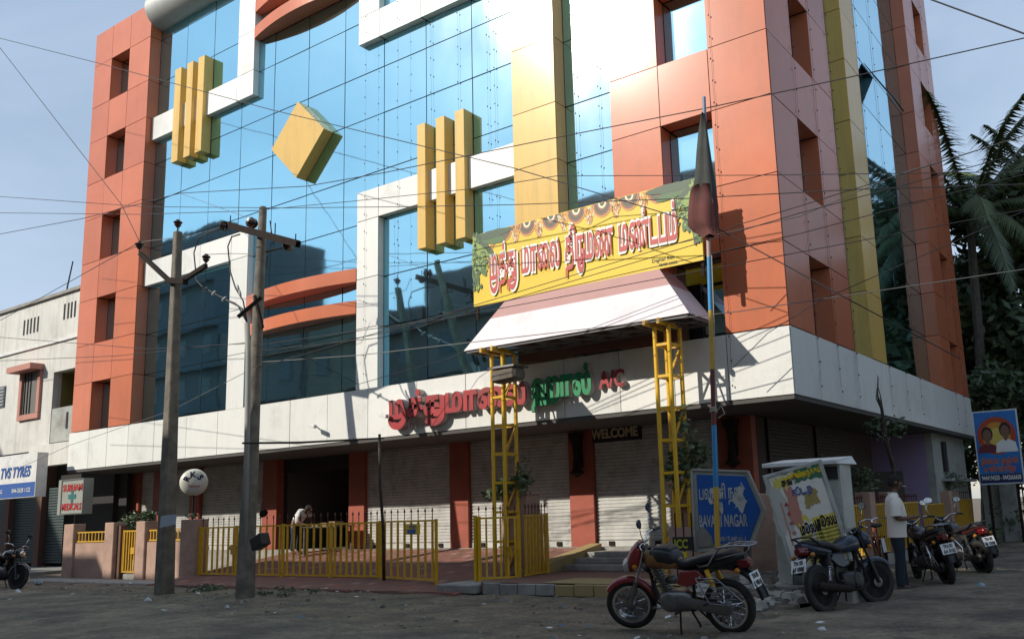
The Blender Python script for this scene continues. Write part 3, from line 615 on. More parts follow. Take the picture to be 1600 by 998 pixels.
# Tamil letters: font glyphs for the plain letters, ribbon strokes for the joined vowel signs
def ribbon(pts, w_):
    """flat stroke through 2-D points with round joins"""
    n = len(pts); L = []; Rr = []
    for i in range(n):
        a = Vector(pts[max(i-1,0)]); c = Vector(pts[min(i+1,n-1)]); d = (c-a).normalized(); p = Vector((-d.y, d.x))*w_/2; q = Vector(pts[i]); L.append(q+p); Rr.append(q-p)
    return L, Rr
def arc(cx, cy, rx, ry, a0, a1, n=14): return [(cx+rx*math.cos(R(a0+(a1-a0)*k/n)), cy+ry*math.sin(R(a0+(a1-a0)*k/n))) for k in range(n+1)]
def tamil_word(tokens, parent, name, o, u, v, size, m, ext, off, gap=.06, heavy=.10, extra_lift=0.0, letters=None, colors=None):
    """tokens: list of (string, join) with join in None,'mu','tu','ru' ; returns total width"""
    u = Vector(u).normalized(); v = Vector(v).normalized(); nrm = u.cross(v); x = 0.0; out = []
    for ti,(s, join) in enumerate(tokens):
        if s == ' ': x += .38*size; continue
        vs, fs = text_mesh(s, size, off*size, ext)
        x0 = min(p.x for p in vs); x1 = max(p.x for p in vs)
        b = MB(); b.add([Vector((p.x-x0, p.y, p.z)) for p in vs], fs); wdt = x1-x0
        st = heavy*size+off*size*2; strokes = []
        if join == 'mu':   # stroke from the foot of the left stem dropping below the line and sweeping up on the right
            strokes.append([(wdt-.05*size,.30*size),(wdt-.03*size,.05*size)]+arc(wdt*.52, -.02*size, wdt*.45, .26*size, 0, -185))
        elif join == 'tu':
            strokes.append([(wdt+.10*size,.55*size),(wdt+.10*size,.10*size),(wdt+.10*size,-.02*size)]+arc(wdt*.62, -.04*size, wdt*.38+.10*size, .24*size, 0, -150)); strokes.append([(wdt*.6,.02*size),(wdt+.10*size,.02*size)])
        elif join == 'ru':
            strokes.append([(wdt*.85,.02*size),(wdt*.2,.0)]+arc(wdt*.5,-.03*size,wdt*.42,.20*size,180,355)+[(wdt*.93,.25*size)])
        for si, s_ in enumerate(strokes):
            L, Q = ribbon(s_, st); k = len(L); e = ext*(1.0+.02*(si+1))+.0004; vv = []
            for z in (-e, e):
                for i in range(k): vv.append((L[i].x,L[i].y,z)); vv.append((Q[i].x,Q[i].y,z))
            h = 2*k; f2 = []
            for i in range(k-1):
                a = 2*i; f2 += [(a,a+2,a+3,a+1),(h+a,h+a+1,h+a+3,h+a+2),(a,h+a,h+a+2,a+2),(a+1,a+3,h+a+3,h+a+1)]
            f2 += [(0,1,h+1,h),(h-2,2*h-2,2*h-1,h-1)]; b.add(vv, f2)
            wdt = max(wdt, max(max(p.x for p in L), max(p.x for p in Q)))
        q = MB(); q.add([Vector(o)+u*(p.x+x)+v*p.y+nrm*(p.z+extra_lift) for p in b.v], b.f)
        out.append(q); x += wdt+gap*size
    objs = []
    for i, q in enumerate(out): objs.append(q.build(name, colors[i] if colors else m, parent))
    return x, objs
def tamil_len(tokens, size, off, gap=.06):
    p = thing('tmp','x','x'); x, ob = tamil_word(tokens, p, 'tmp', (0,0,0),(1,0,0),(0,0,1), size, INK, 0.001, off, gap)
    for o_ in ob: me = o_.data; bpy.data.objects.remove(o_); bpy.data.meshes.remove(me)
    bpy.data.objects.remove(p); return x
TOK1 = [('ம','mu'),('த்',None),('த','tu'),(' ',None),('மா',None),('\u0bc8ல',None),(' ',None),('தி',None),('ர','ru'),('ம',None),('ண',None),(' ',None),('ம',None),('ண்',None),('ட',None),('ப',None),('ம்',None)]
WHITEP = mat('print_white', (0.80,0.80,0.76), .5); REDP = mat('print_red', (0.50,0.055,0.045), .5)
L1 = tamil_len(TOK1, 1.0, 0.0); tw = 4.72; k = tw/L1
o = (BX0+.47, BYY-.016, 6.66)
uu, vv = (k,0,0), (0,0,1)
def tamil_fit(tokens, parent, name, o, u, v, width, height, m, ext, off, lift, colors=None, gap=.06, heavy=.10):
    p = thing('tmp','x','x'); x, ob = tamil_word(tokens, p, name, (0,0,0),(1,0,0),(0,0,1), 1.0, m, 1.0, off, gap, heavy, colors=colors)
    u = Vector(u).normalized(); v = Vector(v).normalized(); n = u.cross(v); kx = width/x; o = Vector(o); offp = ORG.get(parent.name, Vector((0,0,0)))
    for q in ob:
        for vt in q.data.vertices:
            c = vt.co; vt.co = o+u*(c.x*kx)+v*(c.z*height)+n*((-c.y)*ext+lift)-offp
        q.parent = parent
    bpy.data.objects.remove(p); return ob
tamil_fit(TOK1, bn, 'letter_outline', (BX0+.50,BYY,6.57), (1,0,0),(0,0,1), tw, .93, WHITEP, .002, .075, .030)
tamil_fit(TOK1, bn, 'letter', (BX0+.50,BYY,6.57), (1,0,0),(0,0,1), tw, .93, REDP, .002, .018, .036)
text_obj('small_print','Digital flex',(BX1-.85,BYY-.006,BZ0+.17),(1,0,0),(0,0,1),.1,INK,bn,ext=.001,width=.5)
text_obj('small_print','98400 26262',(BX1-.75,BYY-.006,BZ0+.07),(1,0,0),(0,0,1),.08,INK,bn,ext=.001,width=.4)

cn = thing('entrance_canopy', 'sloping sheet canopy painted white and mauve under the yellow banner', 'canopy', (-9.9,14.8,5))
CW = mat('canopy_white', (0.70,0.64,0.66), .55, streak=.18, dirt=.2, dscale=1.5); CM = mat('canopy_mauve', (0.44,0.24,0.22), .6, dirt=.2)
x0, x1, y0, z0 = -12.66, -7.18, 14.38, 4.98
q = lambda t: (x0+.85*t, x1-.80*t, y0+.43*t, z0+1.07*t)
def cface(t0, t1, m, name):
    a0,a1,ay,az = q(t0); c0,c1,cy,cz = q(t1); yb = 15.5
    b = MB(); b.hexa([(a0,ay,az),(a1,ay,az),(a1,ay+.03,az),(a0,ay+.03,az),(c0,cy,cz),(c1,cy,cz),(c1,cy+.03,cz),(c0,cy+.03,cz)]); b.build('front_'+name, m, cn)
    b = MB(); b.hexa([(a1,ay,az),(a1,yb,az),(a1-.03,yb,az),(a1-.03,ay+.03,az),(c1,cy,cz),(c1,yb,cz),(c1-.03,yb,cz),(c1-.03,cy+.03,cz)]); b.build('side_'+name, m, cn)
    b = MB(); b.hexa([(a0,yb,az),(a0,ay,az),(a0+.03,ay+.03,az),(a0+.03,yb,az),(c0,yb,cz),(c0,cy,cz),(c0+.03,cy+.03,cz),(c0+.03,yb,cz)]); b.build('side_'+name, m, cn)
cface(0, .635, CW, 'sheet'); cface(.637, 1.0, CM, 'upper_sheet')
b = MB()
for y in (y0+.06, 14.95, 15.45): b.bar((x0+.05,y,z0-.03),(x1-.05,y,z0-.03),.05,.05)
nb_ = 9
for k in range(nb_+1):
    x = x0+.06+(x1-x0-.12)*k/nb_; b.bar((x,y0+.05,z0-.031),(x,15.5,z0-.031),.045,.04)
    if k < nb_: b.bar((x,y0+.1,z0-.04),(x+(x1-x0)/nb_,15.45,z0-.04),.03,.03)
b.build('underside_frame', mat('grey_steel',(0.16,0.15,0.15),.7,metal=.3), cn)
b = MB(); b.box(-12.0,-7.9,15.45,15.58,4.75,6.05); b.build('back_board', mat('brown_board',(0.13,0.06,0.05),.8,dirt=.3), cn)

def lattice(x0, x1, y0, y1, zb, zt, label):
    t = thing('lattice_tower', label, 'steel tower', ((x0+x1)/2,(y0+y1)/2,zb), group='yellow lattice towers carrying the banner')
    for x in (x0,x1):
        for y in (y0,y1): b = MB(); b.tube([(x,y,zb),(x,y,zt)],.042,12); b.build('post', YPAINT, t, smooth=True, auto=40)
    z = zt-.35; k = 0
    while z > zb+.3:
        for a, c in (((x0,y0),(x1,y0)),((x0,y1),(x1,y1)),((x0,y0),(x0,y1)),((x1,y0),(x1,y1))):
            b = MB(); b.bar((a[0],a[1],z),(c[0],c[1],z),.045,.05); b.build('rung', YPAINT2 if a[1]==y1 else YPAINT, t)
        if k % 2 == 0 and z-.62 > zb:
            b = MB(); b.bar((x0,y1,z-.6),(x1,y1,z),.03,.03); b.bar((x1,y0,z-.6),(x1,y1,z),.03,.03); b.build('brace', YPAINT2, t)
        z -= .60; k += 1
    for x in (x0,x1): b = MB(); b.box(x-.09,x-.03,y0-.3,y1,zt,zt+.10); b.build('bracket', YPAINT2, t)
    return t
lattice(-12.03,-11.73,14.56,14.97,.18,4.86,'yellow lattice tower with a floodlight, inside the small gate enclosure')
lattice(-8.02,-7.72,14.56,15.0,.22,4.86,'yellow lattice tower with creeper, behind the red motorcycle')
# floodlight on the left tower
fl = thing('floodlight', 'weathered grey floodlight fitting strapped to the left yellow lattice tower', 'floodlight', (-11.85,14.4,4.2))
a = AY(775,590,14.35); c = AY(813,582,14.35)
b = MB(); b.loft([(0,0,0,.16,.10),(.06,0,0,.22,.14),(c.x-a.x-.06,0,0.03,.22,.14),(c.x-a.x,0,.03,.16,.10)],12,p=4); b.xf(Matrix.Translation(a+V(0,0,.0))); b.build('housing', CONC, fl, smooth=True, auto=30)
b = MB(); b.box(a.x-.02,c.x+.02,14.1,14.6,a.z+.15,a.z+.19); b.build('hood', ALU, fl)
# planted pedestals
def pedestal(x0, x1, y0, y1, z0, z1, label, plab, pts, seed):
    b = MB(); b.box(x0,x1,y0,y1,z0,z1); b.box(x0-.04,x1+.04,y0-.04,y1+.04,z1+.001,z1+.06); tag(b.build('pedestal', PINKWALL, bevel=.01), label, 'pedestal')
    t = thing('creeper', plab, 'plant', ((x0+x1)/2,(y0+y1)/2,z1)); r_ = random.Random(seed)
    l = MB()
    for (p, rad, n) in pts: leaves(l, p, rad, n, .075, 0, .1, r_)
    l.build('foliage', LEAFD, t); s = MB(); s.tube([((x0+x1)/2,(y0+y1)/2,z1),((x0+x1)/2+.05,(y0+y1)/2,z1+.5),pts[-1][0]],.012,5); s.build('stem', BARK, t)
pedestal(-12.2,-11.5,14.55+.45,15.6-.15,.15,1.85,'pink plastered pedestal inside the small gate enclosure','creeper growing over the pedestal of the left lattice tower',[((-11.9,14.95,2.05),(.5,.25,.2),150),((-11.5,14.9,2.2),(.25,.2,.45),90),((-12.3,14.9,1.9),(.3,.2,.15),60)],1)
pedestal(-8.15,-7.3,15.05,15.5,.2,1.9,'pink plastered pedestal behind the red motorcycle','creeper climbing the yellow tower beside the blue street sign',[((-7.85,14.9,2.2),(.28,.2,.45),190),((-7.5,14.95,2.4),(.3,.2,.5),180),((-7.7,14.9,3.0),(.15,.15,.5),60)],2)

# channel letters on the band
RCH = mat('red_channel_letter', (0.42,0.035,0.04), .45, var=.35, vscale=3, dirt=.35); GCH = mat('green_channel_letter', (0.01,0.26,0.10), .45, dirt=.4, dscale=5, var=.2)
CHS = mat('channel_side', (0.45,0.40,0.38), .6)
cl = thing('channel_letter_sign', 'raised red and green Tamil letters mounted along the white band', 'sign', (-14,D,4))
TOK2 = [('ம','mu'),('த்',None),('த','tu'),('மா',None),('\u0bc8ல',None)]
a = AY(612,665,D-.1); c = AY(828,640,D-.1)
def chan(tok, o, width, h, m, cols=None):
    tamil_fit(tok, cl, 'letter_side', o, (1,0,0),(0,0,1), width, h, CHS, .07, .045, .095, gap=.03, heavy=.14)
    tamil_fit(tok, cl, 'letter', o, (1,0,0),(0,0,1), width, h, m, .012, .045, .18, gap=.03, heavy=.14)
zb = 3.80
chan(TOK2, (a.x,D,3.86), c.x-a.x, .74, RCH)
a2 = AY(834,632,D-.1); c2 = AY(929,620,D-.1)
chan([('ஹ',None),('ா',None),('ல்',None)], (a2.x,D,3.90), c2.x-a2.x, .76, GCH)
a3 = AY(936,606,D-.1); c3 = AY(976,600,D-.1)
text_obj('letter_side','A/C',((a3.x+c3.x)/2,D-.05,4.14),(1,0,0),(0,0,1),.5,CHS,cl,offset=.03,ext=.045,width=c3.x-a3.x)
text_obj('letter','A/C',((a3.x+c3.x)/2,D-.105,4.14),(1,0,0),(0,0,1),.5,RCH,cl,offset=.03,ext=.01,width=c3.x-a3.x)
# ------------------------------------------------------------------ compound walls, gates and railings along the street
FY = 14.2
def rail_panel(parent, P0, P1, z0, z1, n, m, r=.019, top=.035, spear=0.0, mid=True):
    P0 = Vector((P0[0],P0[1],0)); P1 = Vector((P1[0],P1[1],0)); d = (P1-P0).normalized(); k = Vector((0,0,1))
    for z, nm in ((z0,'bottom_rail'),(z1,'top_rail')):
        b = MB(); b.bar(P0+k*z, P1+k*z, top, top*1.1); b.build(nm, m, parent)
    src = None
    for i in range(n):
        p = P0.lerp(P1,(i+.5)/n); b = MB(); zt = z1+spear
        b.bar(p+k*(z0+.02), p+k*(z1-.02), r*2, r*2, up=(d.x,d.y,0))
        if spear:
            b.bar(p+k*(z1+.02), p+k*(zt-.07), .014, .014, up=(d.x,d.y,0), mi=1); b.lathe([(.008,0),(.024,.03),(0,.11)], p+k*(zt-.07), n=5, mi=1)
        b.build('bar', [m, MAROON] if spear else m, parent)
def gate_post(parent, p, z0, z1, m, s=.05):
    b = MB(); b.box(p[0]-s/2,p[0]+s/2,p[1]-s/2,p[1]+s/2,z0,z1); b.build('gate_post', m, parent)
# left compound wall
def fx(px, y=FY): return AY(px, 860, y).x
PZ = 1.62
cw = thing('compound_wall', 'pink plastered compound wall with short yellow railings left of the long gate', 'wall', (fx(200),FY,0))
for a, c in ((104,119),(168,182),(217,231),(287,311)):
    b = MB(); b.box(fx(a),fx(c),FY-.12,FY+.25,-.1,PZ); b.build('pier', PINKWALL, cw, bevel=.015)
for a, c in ((119,168),(231,287)):
    b = MB(); b.box(fx(a)+.002,fx(c)-.002,FY-.05,FY+.12,-.1,1.05); b.build('wall', PINKWALL, cw)
    sub = MB(); x0, x1 = fx(a)+.05, fx(c)-.05
    for z in (1.09,1.36): q = MB(); q.bar((x0,FY,z),(x1,FY,z),.04,.04); q.build('rail', YPAINT2, cw)
    n = 9 if a < 200 else 11
    for i in range(n):
        x = x0+(x1-x0)*(i+.5)/n; q = MB(); q.box(x-.016,x+.016,FY-.016,FY+.016,1.11,1.34); q.build('bar', YPAINT2, cw)
b = MB(); b.box(fx(182),fx(187),FY+.0,FY+.2,-.05,PZ-.1); b.build('pier', mat('brown_plaster',(0.14,0.075,0.05),.8,dirt=.4), cw)
b = MB(); b.box(fx(187),fx(217),FY+.1,FY+.6,-.05,.16); b.build('threshold', CONL, cw)
wg = thing('wicket_gate', 'narrow yellow barred gate between pink piers at the left', 'gate', (fx(200),FY+.1,.2))
rail_panel(wg, (fx(188),FY+.08), (fx(216),FY+.08), .22, 1.36, 7, YPAINT2); gate_post(wg,(fx(188),FY+.08),.2,1.4,YPAINT2); gate_post(wg,(fx(216),FY+.08),.2,1.4,YPAINT2)
q = MB(); q.box(fx(205)-.1,fx(205)+.1,FY+.03,FY+.06,.72,.9); q.build('latch', YPAINT2, wg)
# potted plants standing on and behind the piers
def potplant(p, label, seed, s=.3, lean=(0,0), pot=True):
    pot = False; p = (p[0],p[1],p[2]-.12)
    t = thing('leafy_plant', label, 'plant', p); r_ = random.Random(seed); p = Vector(p)
    if pot: b = MB(); b.lathe([(.09,0),(.13,.2),(.14,.21),(.12,.2)], p, n=12); b.build('pot', mat('clay_pot_%d'%seed,(0.20,0.09,0.05),.8,dirt=.4), t, smooth=True, auto=40)
    b = MB()
    for k in range(4): b.tube([p+V(0,0,.15),p+V(r_.uniform(-s,s)*.5,r_.uniform(-s,s)*.3,.2+s)],.008,4)
    b.build('stem', BARK, t); b = MB(); leaves(b, p+V(0,0,.15+s*.6), (s*1.3,s*.8,s*.8), 420, .05, 0, .1, r_); b.build('foliage', LEAFD, t)
potplant((fx(178)-.05,FY+.55,1.35),'bushy plant behind the pier left of the wicket gate',3,.4,pot=False)
potplant((fx(224),FY+.1,PZ),'small leafy plant on the pier right of the wicket gate',4,.2)
potplant((AX(1368,770,-6.1).x+.0,20.3,1.66),'dark bushy plant on the pink pier behind the orange bicycle',6,.38)
potplant((-6.05,28.9,1.66),'leafy plant on the pier before the grey wall, near the motorcycle mirrors',8,.42)
# globe sign
gs = thing('globe_sign', 'round white globe sign with letters R K S on a pier by the long gate', 'sign', (fx(302),FY,PZ))
c = AY(303,753,FY+.05); rr_ = .36; GD = Vector((c.x,c.y,0)).normalized(); GR = Vector((GD.y,-GD.x,0))
b = MB(); b.lathe([(.0,-.16),(.16,-.155),(.27,-.12),(.34,-.06),(rr_,0),(.34,.06),(.27,.12),(.16,.155),(0,.16)], c, GD, 28); b.build('globe', mat('aged_white_globe',(0.58,0.57,0.50),.4,dirt=.35), gs, smooth=True)
b = MB(); b.tube([(c.x,c.y,PZ),(c.x,c.y,c.z-.33)],.025,8); b.build('stand', DSTEEL, gs)
DBL = mat('navy_ink',(0.015,0.02,0.08),.5)
for s_, an in (('R',150),('K',95),('S',38)):
    dx, dz = math.cos(R(an)), math.sin(R(an)); up_ = GR*dx+V(0,0,dz); rt_ = GR*dz-V(0,0,dx); text_obj('letter',s_,c-GD*.145+up_*.2,rt_,up_,.22,DBL,gs,offset=.04,ext=.012)
text_obj('letter','Tailors',c-GD*.165-V(0,0,.10),GR,(0,0,1),.11,mat('faded_red_ink',(0.4,0.15,0.12),.6),gs,ext=.008)
b = MB(); leaves(b,(c.x,c.y,PZ+.08),(.22,.18,.07),70,.05,0,.1); tag(b.build('pot_plant',LEAFD),'low leafy clump at the foot of the round globe sign','plant')
# long front gates
def fz(px,py): return AY(px,py,FY)
lg = thing('sliding_gate', 'long low yellow barred gate between the globe sign pier and the open leaf', 'gate', (fx(450),FY,.2))
x0, x1 = fx(312), fx(595)
xm = [fx(312), fx(369), fx(442), fx(517), fx(594)]
for a, c, n in ((xm[0],xm[1],7),(xm[1]+.06,xm[2],7),(xm[2]+.04,xm[3],7),(xm[3]+.04,xm[4],8)):
    rail_panel(lg,(a,FY),(c,FY),.21,1.38,n,YPAINT,spear=.24)
for x in xm: gate_post(lg,(x,FY),.12,1.42,YPAINT,.06)
q = MB(); q.box(xm[1]-.25,xm[1]+.22,FY-.06,FY-.035,.86,.90); q.build('bolt', YPAINT2, lg)
q = MB(); q.box(xm[1]-.12,xm[1]+.08,FY-.085,FY-.061,.70,.94); q.build('lock_plate', YPAINT2, lg)
q = MB(); q.box(xm[3]-.1,xm[3]+.35,FY-.06,FY-.035,.80,.84); q.build('bolt', YPAINT2, lg)
ol = thing('gate_leaf', 'open yellow gate leaf swung toward the street with a small notice', 'gate', (xm[4]+.05,FY-.02,.2))
p0 = (xm[4]+.08,FY-.03); e = AZ_(682,908,.17); p1 = (e.x,e.y)
rail_panel(ol,p0,p1,.20,1.39,8,YPAINT,spear=.24); gate_post(ol,p0,.15,1.42,YPAINT); gate_post(ol,p1,.05,1.42,YPAINT)
def lerp2(t): return Vector((p0[0]+(p1[0]-p0[0])*t, p0[1]+(p1[1]-p0[1])*t, 0))
d_ = (lerp2(1)-lerp2(0)).normalized(); nn = d_.cross(V(0,0,1))
nt_ = thing('notice_plate', 'small yellow and blue notice plate wired to the open gate leaf', 'notice', lerp2(.6)+V(0,0,1.2))
cc = lerp2(.62)+V(0,0,1.22)+nn*.035
b = MB(); b.prism([(-.27,-.11),(.27,-.11),(.27,.11),(-.27,.11)],cc,d_,(0,0,1),nn*.01); b.build('plate', FLEXY, nt_)
b = MB(); b.prism([(-.2,-.09),(.1,-.09),(.12,.0),(-.2,.0)],cc+nn*.013,d_,(0,0,1),nn*.003); b.build('blue_print', BLUEP, nt_)
text_obj('lettering','விழா',cc+nn*.013+V(0,0,.05),d_,(0,0,1),.1,BLUEP,nt_,ext=.002)
# enclosure of small gates round the left lattice tower
en = thing('gate_enclosure', 'small yellow gates folded round the base of the left lattice tower', 'gate', (-11.5,14.2,.2))
A0 = AZ_(744,906,.19); A1 = AZ_(812,903,.19); A2 = AZ_(856,893,.24)
rail_panel(en,(A0.x,A0.y),(A1.x,A1.y),.22,1.40,6,YPAINT,r=.02,spear=.22); rail_panel(en,(A1.x+.12,A1.y+.02),(A2.x,A2.y),.25,1.42,7,YPAINT2,r=.022,spear=.22)
for p in (A0,A1,A2): gate_post(en,(p.x,p.y),.17,1.46,YPAINT,.06)
gate_post(en,(A0.x+.1,A0.y),.17,1.44,YPAINT,.05); gate_post(en,(A1.x-.28,A1.y-.03),.17,1.30,YPAINT,.05)
m_ = A0.lerp(A1,.78); q = MB(); q.box(m_.x-.22,m_.x+.22,m_.y-.07,m_.y-.03,.80,.83); q.build('bolt', YPAINT2, en)
for dx in (-.1,.05): q = MB(); q.box(m_.x+dx,m_.x+dx+.05,m_.y-.07,m_.y-.03,.62,.799); q.build('hasp', YPAINT2, en)
# corner compound wall (pink, low) and the side fence
cwr = thing('compound_wall', 'low pink compound wall behind the blue street sign and poster cabinet', 'wall', (-7.2,14.6,0))
b = MB(); b.box(-7.9,-5.95,14.5,14.72,0,1.12); b.build('wall', PINKWALL, cwr)
b = MB(); b.box(-6.15,-5.9,14.72,18.2,0,1.12); b.build('wall', PINKWALL, cwr)
b = MB(); b.box(-6.3,-5.85,14.45,14.9,0,1.66); b.build('pier', PINKWALL, cwr, bevel=.015)
b = MB(); b.box(-6.25,-5.95,14.4,14.7,1.40,1.60); 
FXX = -6.0
sf = thing('side_fence', 'dull yellow railing between pink piers along the side street behind the bicycle', 'fence', (FXX,20,0))
for y in (18.35,20.2,22.0): b = MB(); b.box(FXX-.18,FXX+.16,y-.2,y+.2,0,1.66); b.build('pier', PINKWALL, sf, bevel=.015)
b = MB(); b.box(FXX-.08,FXX+.08,18.2,25,-.0,.25); b.build('footing', CONL, sf)
for a, c, n in ((18.57,19.98,9),(20.42,21.78,9),(22.22,24.8,15)): rail_panel(sf,(FXX,a),(FXX,c),.3,1.38,n,YPAINT2,spear=.2)
sf2 = thing('side_fence', 'dull yellow spear topped railing panel before the grey wall end', 'fence', (FXX,30,0))
rail_panel(sf2,(FXX,28.4),(FXX,31.8),.3,1.38,11,YPAINT2,r=.03,spear=.26)
b = MB(); b.box(FXX-.18,FXX+.16,27.9,28.35,0,1.66); b.box(FXX-.17,FXX+.15,28.75,29.15,1.0,1.64); b.build('pier', PINKWALL, sf2)
sg = thing('side_gate', 'dull yellow low gate behind the standing man', 'gate', (FXX,26,0))
rail_panel(sg,(FXX,25.2),(FXX,27.8),.2,1.3,12,YPAINT2)

# ------------------------------------------------------------------ poles and their fittings
def pt(px,py,y): return AY(px,py,y)
up2 = thing('utility_pole', 'round weathered concrete pole with a dark steel crossarm and disc insulators', 'utility pole', (-15.9,11.8,0))
base = V(-15.75,11.3,-.05); base = AZ_(382,936,-.02); base = AY(382,934,11.45); top = pt(411,325,12.95)
base.z = -.1
def on2(t): return base.lerp(top,t)
b = MB(); r_ = random.Random(2); ps = [on2(i/14) for i in range(15)]; b.tube([p+V(r_.uniform(-.012,.012),0,0) for p in ps],[.185-.09*i/14+r_.uniform(-.006,.006) for i in range(15)],12); b.build('pole', CONC, up2, smooth=True, auto=40)
ya = 12.75
L_ = pt(352,347,ya-.1); Rr_ = pt(466,377,ya-.1)
b = MB(); b.bar(L_,Rr_,.12,.05); b.bar(L_+V(0,-.06,-.07),Rr_+V(0,-.06,-.07),.02,.15); b.bar(L_+V(0,.06,-.07),Rr_+V(0,.06,-.07),.02,.15); b.build('crossarm', DSTEEL, up2)
def disc(c, ax, r=.13, parent=None, n=1):
    b = MB()
    for k in range(n):
        o_ = Vector(c)+Vector(ax).normalized()*(.12*k); b.lathe([(.03,-.08),(.05,-.06),(.06,-.02),(r,.0),(r*.95,.03),(r*.5,.04),(.03,.07)], o_, ax, 16)
    b.build('disc_insulator', CERAM, parent, smooth=True, auto=50)
disc(pt(350,353,ya-.2),(-1,-.2,.15),.125,up2); disc(pt(391,347,ya+.1),(-.4,1,0),.13,up2,2); disc(pt(450,385,ya),(-.8,.2,-.3),.13,up2)
for (pxa,pya) in ((360,343),(462,372),(430,355)):
    p = pt(pxa,pya,ya-.1); b = MB(); b.tube([p+V(0,0,-.16),p+V(0,0,.1)],.014,6); b.build('bolt', DSTEEL, up2)
b = MB(); b.tube([pt(415,393,12.5),pt(440,388,12.6)],.02,6); b.tube([pt(422,345,12.6),pt(424,362,12.6),pt(428,380,12.6),pt(424,382,12.6)],.014,5); b.tube([pt(418,400,12.5),pt(416,415,12.5),pt(418,420,12.5)],.014,5); b.build('fittings', DSTEEL, up2)
b = MB(); c_ = pt(392,478,11.95); b.bar(pt(372,495,11.8),pt(408,465,12.2),.10,.08); b.bar(pt(398,462,12.3),pt(410,512,12.3),.06,.06); b.build('bracket', DSTEEL, up2)
# down pipe and cable terminations beside it
dp = thing('cable_riser', 'grey riser pipe with jointed power cables beside the crossarm pole', 'cable', (-16.5,11.6,0))
b = MB(); b.tube([pt(383,880,11.5),pt(386,700,11.8),pt(388,560,12.0),pt(386,505,12.1)],.06,10); b.build('pipe', mat('galvanised_pipe',(0.28,0.27,0.24),.7,dirt=.5), dp, smooth=True)
b = MB()
for pts in ([(386,505),(378,482),(366,473),(350,467),(334,458),(318,450),(307,438),(303,395),(310,372),(330,362),(345,358)],[(386,505),(380,470),(368,450),(360,425),(356,385),(362,370),(375,366)],[(384,500),(372,478),(356,470),(344,463)]):
    b.tube([pt(x,y,12.3) for x,y in pts],.018,6)
b.build('cable', WIRE, dp, smooth=True)
b = MB()
for (x,y) in ((350,467),(334,458),(320,452),(375,458),(372,450)):
    b.lathe([(.012,-.09),(.028,-.06),(.03,.05),(.012,.09)],pt(x,y,12.29),(1,0,.5) if x<360 else (.4,0,-1),8)
b.build('cable_joint', mat('grey_joint',(0.35,0.35,0.36),.5,dirt=.3), dp, smooth=True)
# box and lamp strapped to the pole
b = MB(); p = on2(.105); c_ = pt(406,846,11.3); b.bar(c_+V(-.15,0,-.06),c_+V(.17,0,.07),.22,.24); tag(b.build('switch_box', BLKPL, bevel=.01), 'black tilted box strapped low on the crossarm pole', 'box')
b = MB(); c_ = pt(408,797,11.3); b.lathe([(.02,.0),(.04,.04),(.085,.10),(.09,.12)],c_,(.8,-.1,-.5),12); b.tube([c_,c_+V(-.1,.1,.15)],.012,5); tag(b.build('reflector_lamp', DSTEEL, smooth=True, auto=40), 'broken reflector lamp hanging above the black box on the pole', 'lamp')
# second pole
sp = thing('utility_pole', 'square tapering concrete pole with a Y shaped bracket of three pin insulators', 'utility pole', (-19.5,11.6,0))
b0 = AY(256,937,11.6); b0.z = -.1; t0 = pt(278,362,12.2)
b = MB(); b.hexa([b0+V(-.16,-.16,0),b0+V(.16,-.16,0),b0+V(.16,.16,0),b0+V(-.16,.16,0),t0+V(-.085,-.085,0),t0+V(.085,-.085,0),t0+V(.085,.085,0),t0+V(-.085,.085,0)]); b.build('pole', CONC, sp, bevel=.02)
yb = 12.1; c0 = pt(270,438,yb-.15); c1 = pt(284,440,yb-.15)
b = MB(); b.bar(pt(219,396,yb-.15),pt(266,440,yb-.15),.09,.10); b.bar(pt(322,415,yb-.15),pt(286,438,yb-.15),.09,.10); b.bar(pt(262,438,yb-.15),pt(290,440,yb-.15),.14,.14); b.build('bracket', DSTEEL, sp)
def pin(px, py, y, parent, s=1.0):
    c = pt(px,py,y); b = MB(); b.lathe([(.02,-.14),(.02,-.05),(.05*s,-.05),(.06*s,-.02),(.09*s,.0),(.07*s,.03),(.10*s,.05),(.11*s,.08),(.05*s,.12),(.05*s,.14),(0,.15)],c,(0,0,1),14); b.build('pin_insulator', CERAM, parent, smooth=True, auto=50); return c+V(0,0,.13)
I1 = pin(218,386,yb-.15,sp,1.1); I2 = pin(278,352,12.2,sp,1.0); I3 = pin(322,406,yb-.15,sp,.9)
b = MB(); c_ = AY(262,812,11.45); b.prism([(-.30,-.16),(.30,-.10),(.33,.12),(-.27,.10)],c_,(1,0,0),(0,0,1),(0,.01,0)); tag(b.build('paper_notice', mat('pale_blue_paper',(0.42,0.48,0.55),.8,dirt=.4,dscale=5)), 'pale blue paper notice wrapped on the square pole at head height', 'notice')
text_obj('small_print','EZHIL', (c_.x,c_.y-.006,c_.z+.02),(1,0,.06),(0,0,1),.16,BLUEP,bpy.data.objects['paper_notice'],offset=.02,ext=.001,world=False) if 0 else None
# horizontal rod and the thin post it rests on
b = MB(); b.tube([pt(379,692,11.5),pt(470,691,11.9),pt(600,684,12.4)],[.022,.024,.018],7); tag(b.build('bamboo_rod', BARK, smooth=True), 'long brown horizontal rod tied between the crossarm pole and a thin post', 'rod')
b = MB(); b.tube([pt(593,678,12.9),pt(594,760,13.1),pt(599,828,13.6),pt(600,905,14.0)],[.028,.03,.035,.038],8); tag(b.build('thin_post', BARK, smooth=True), 'thin crooked dark wooden post rising behind the yellow gate hinge', 'post')
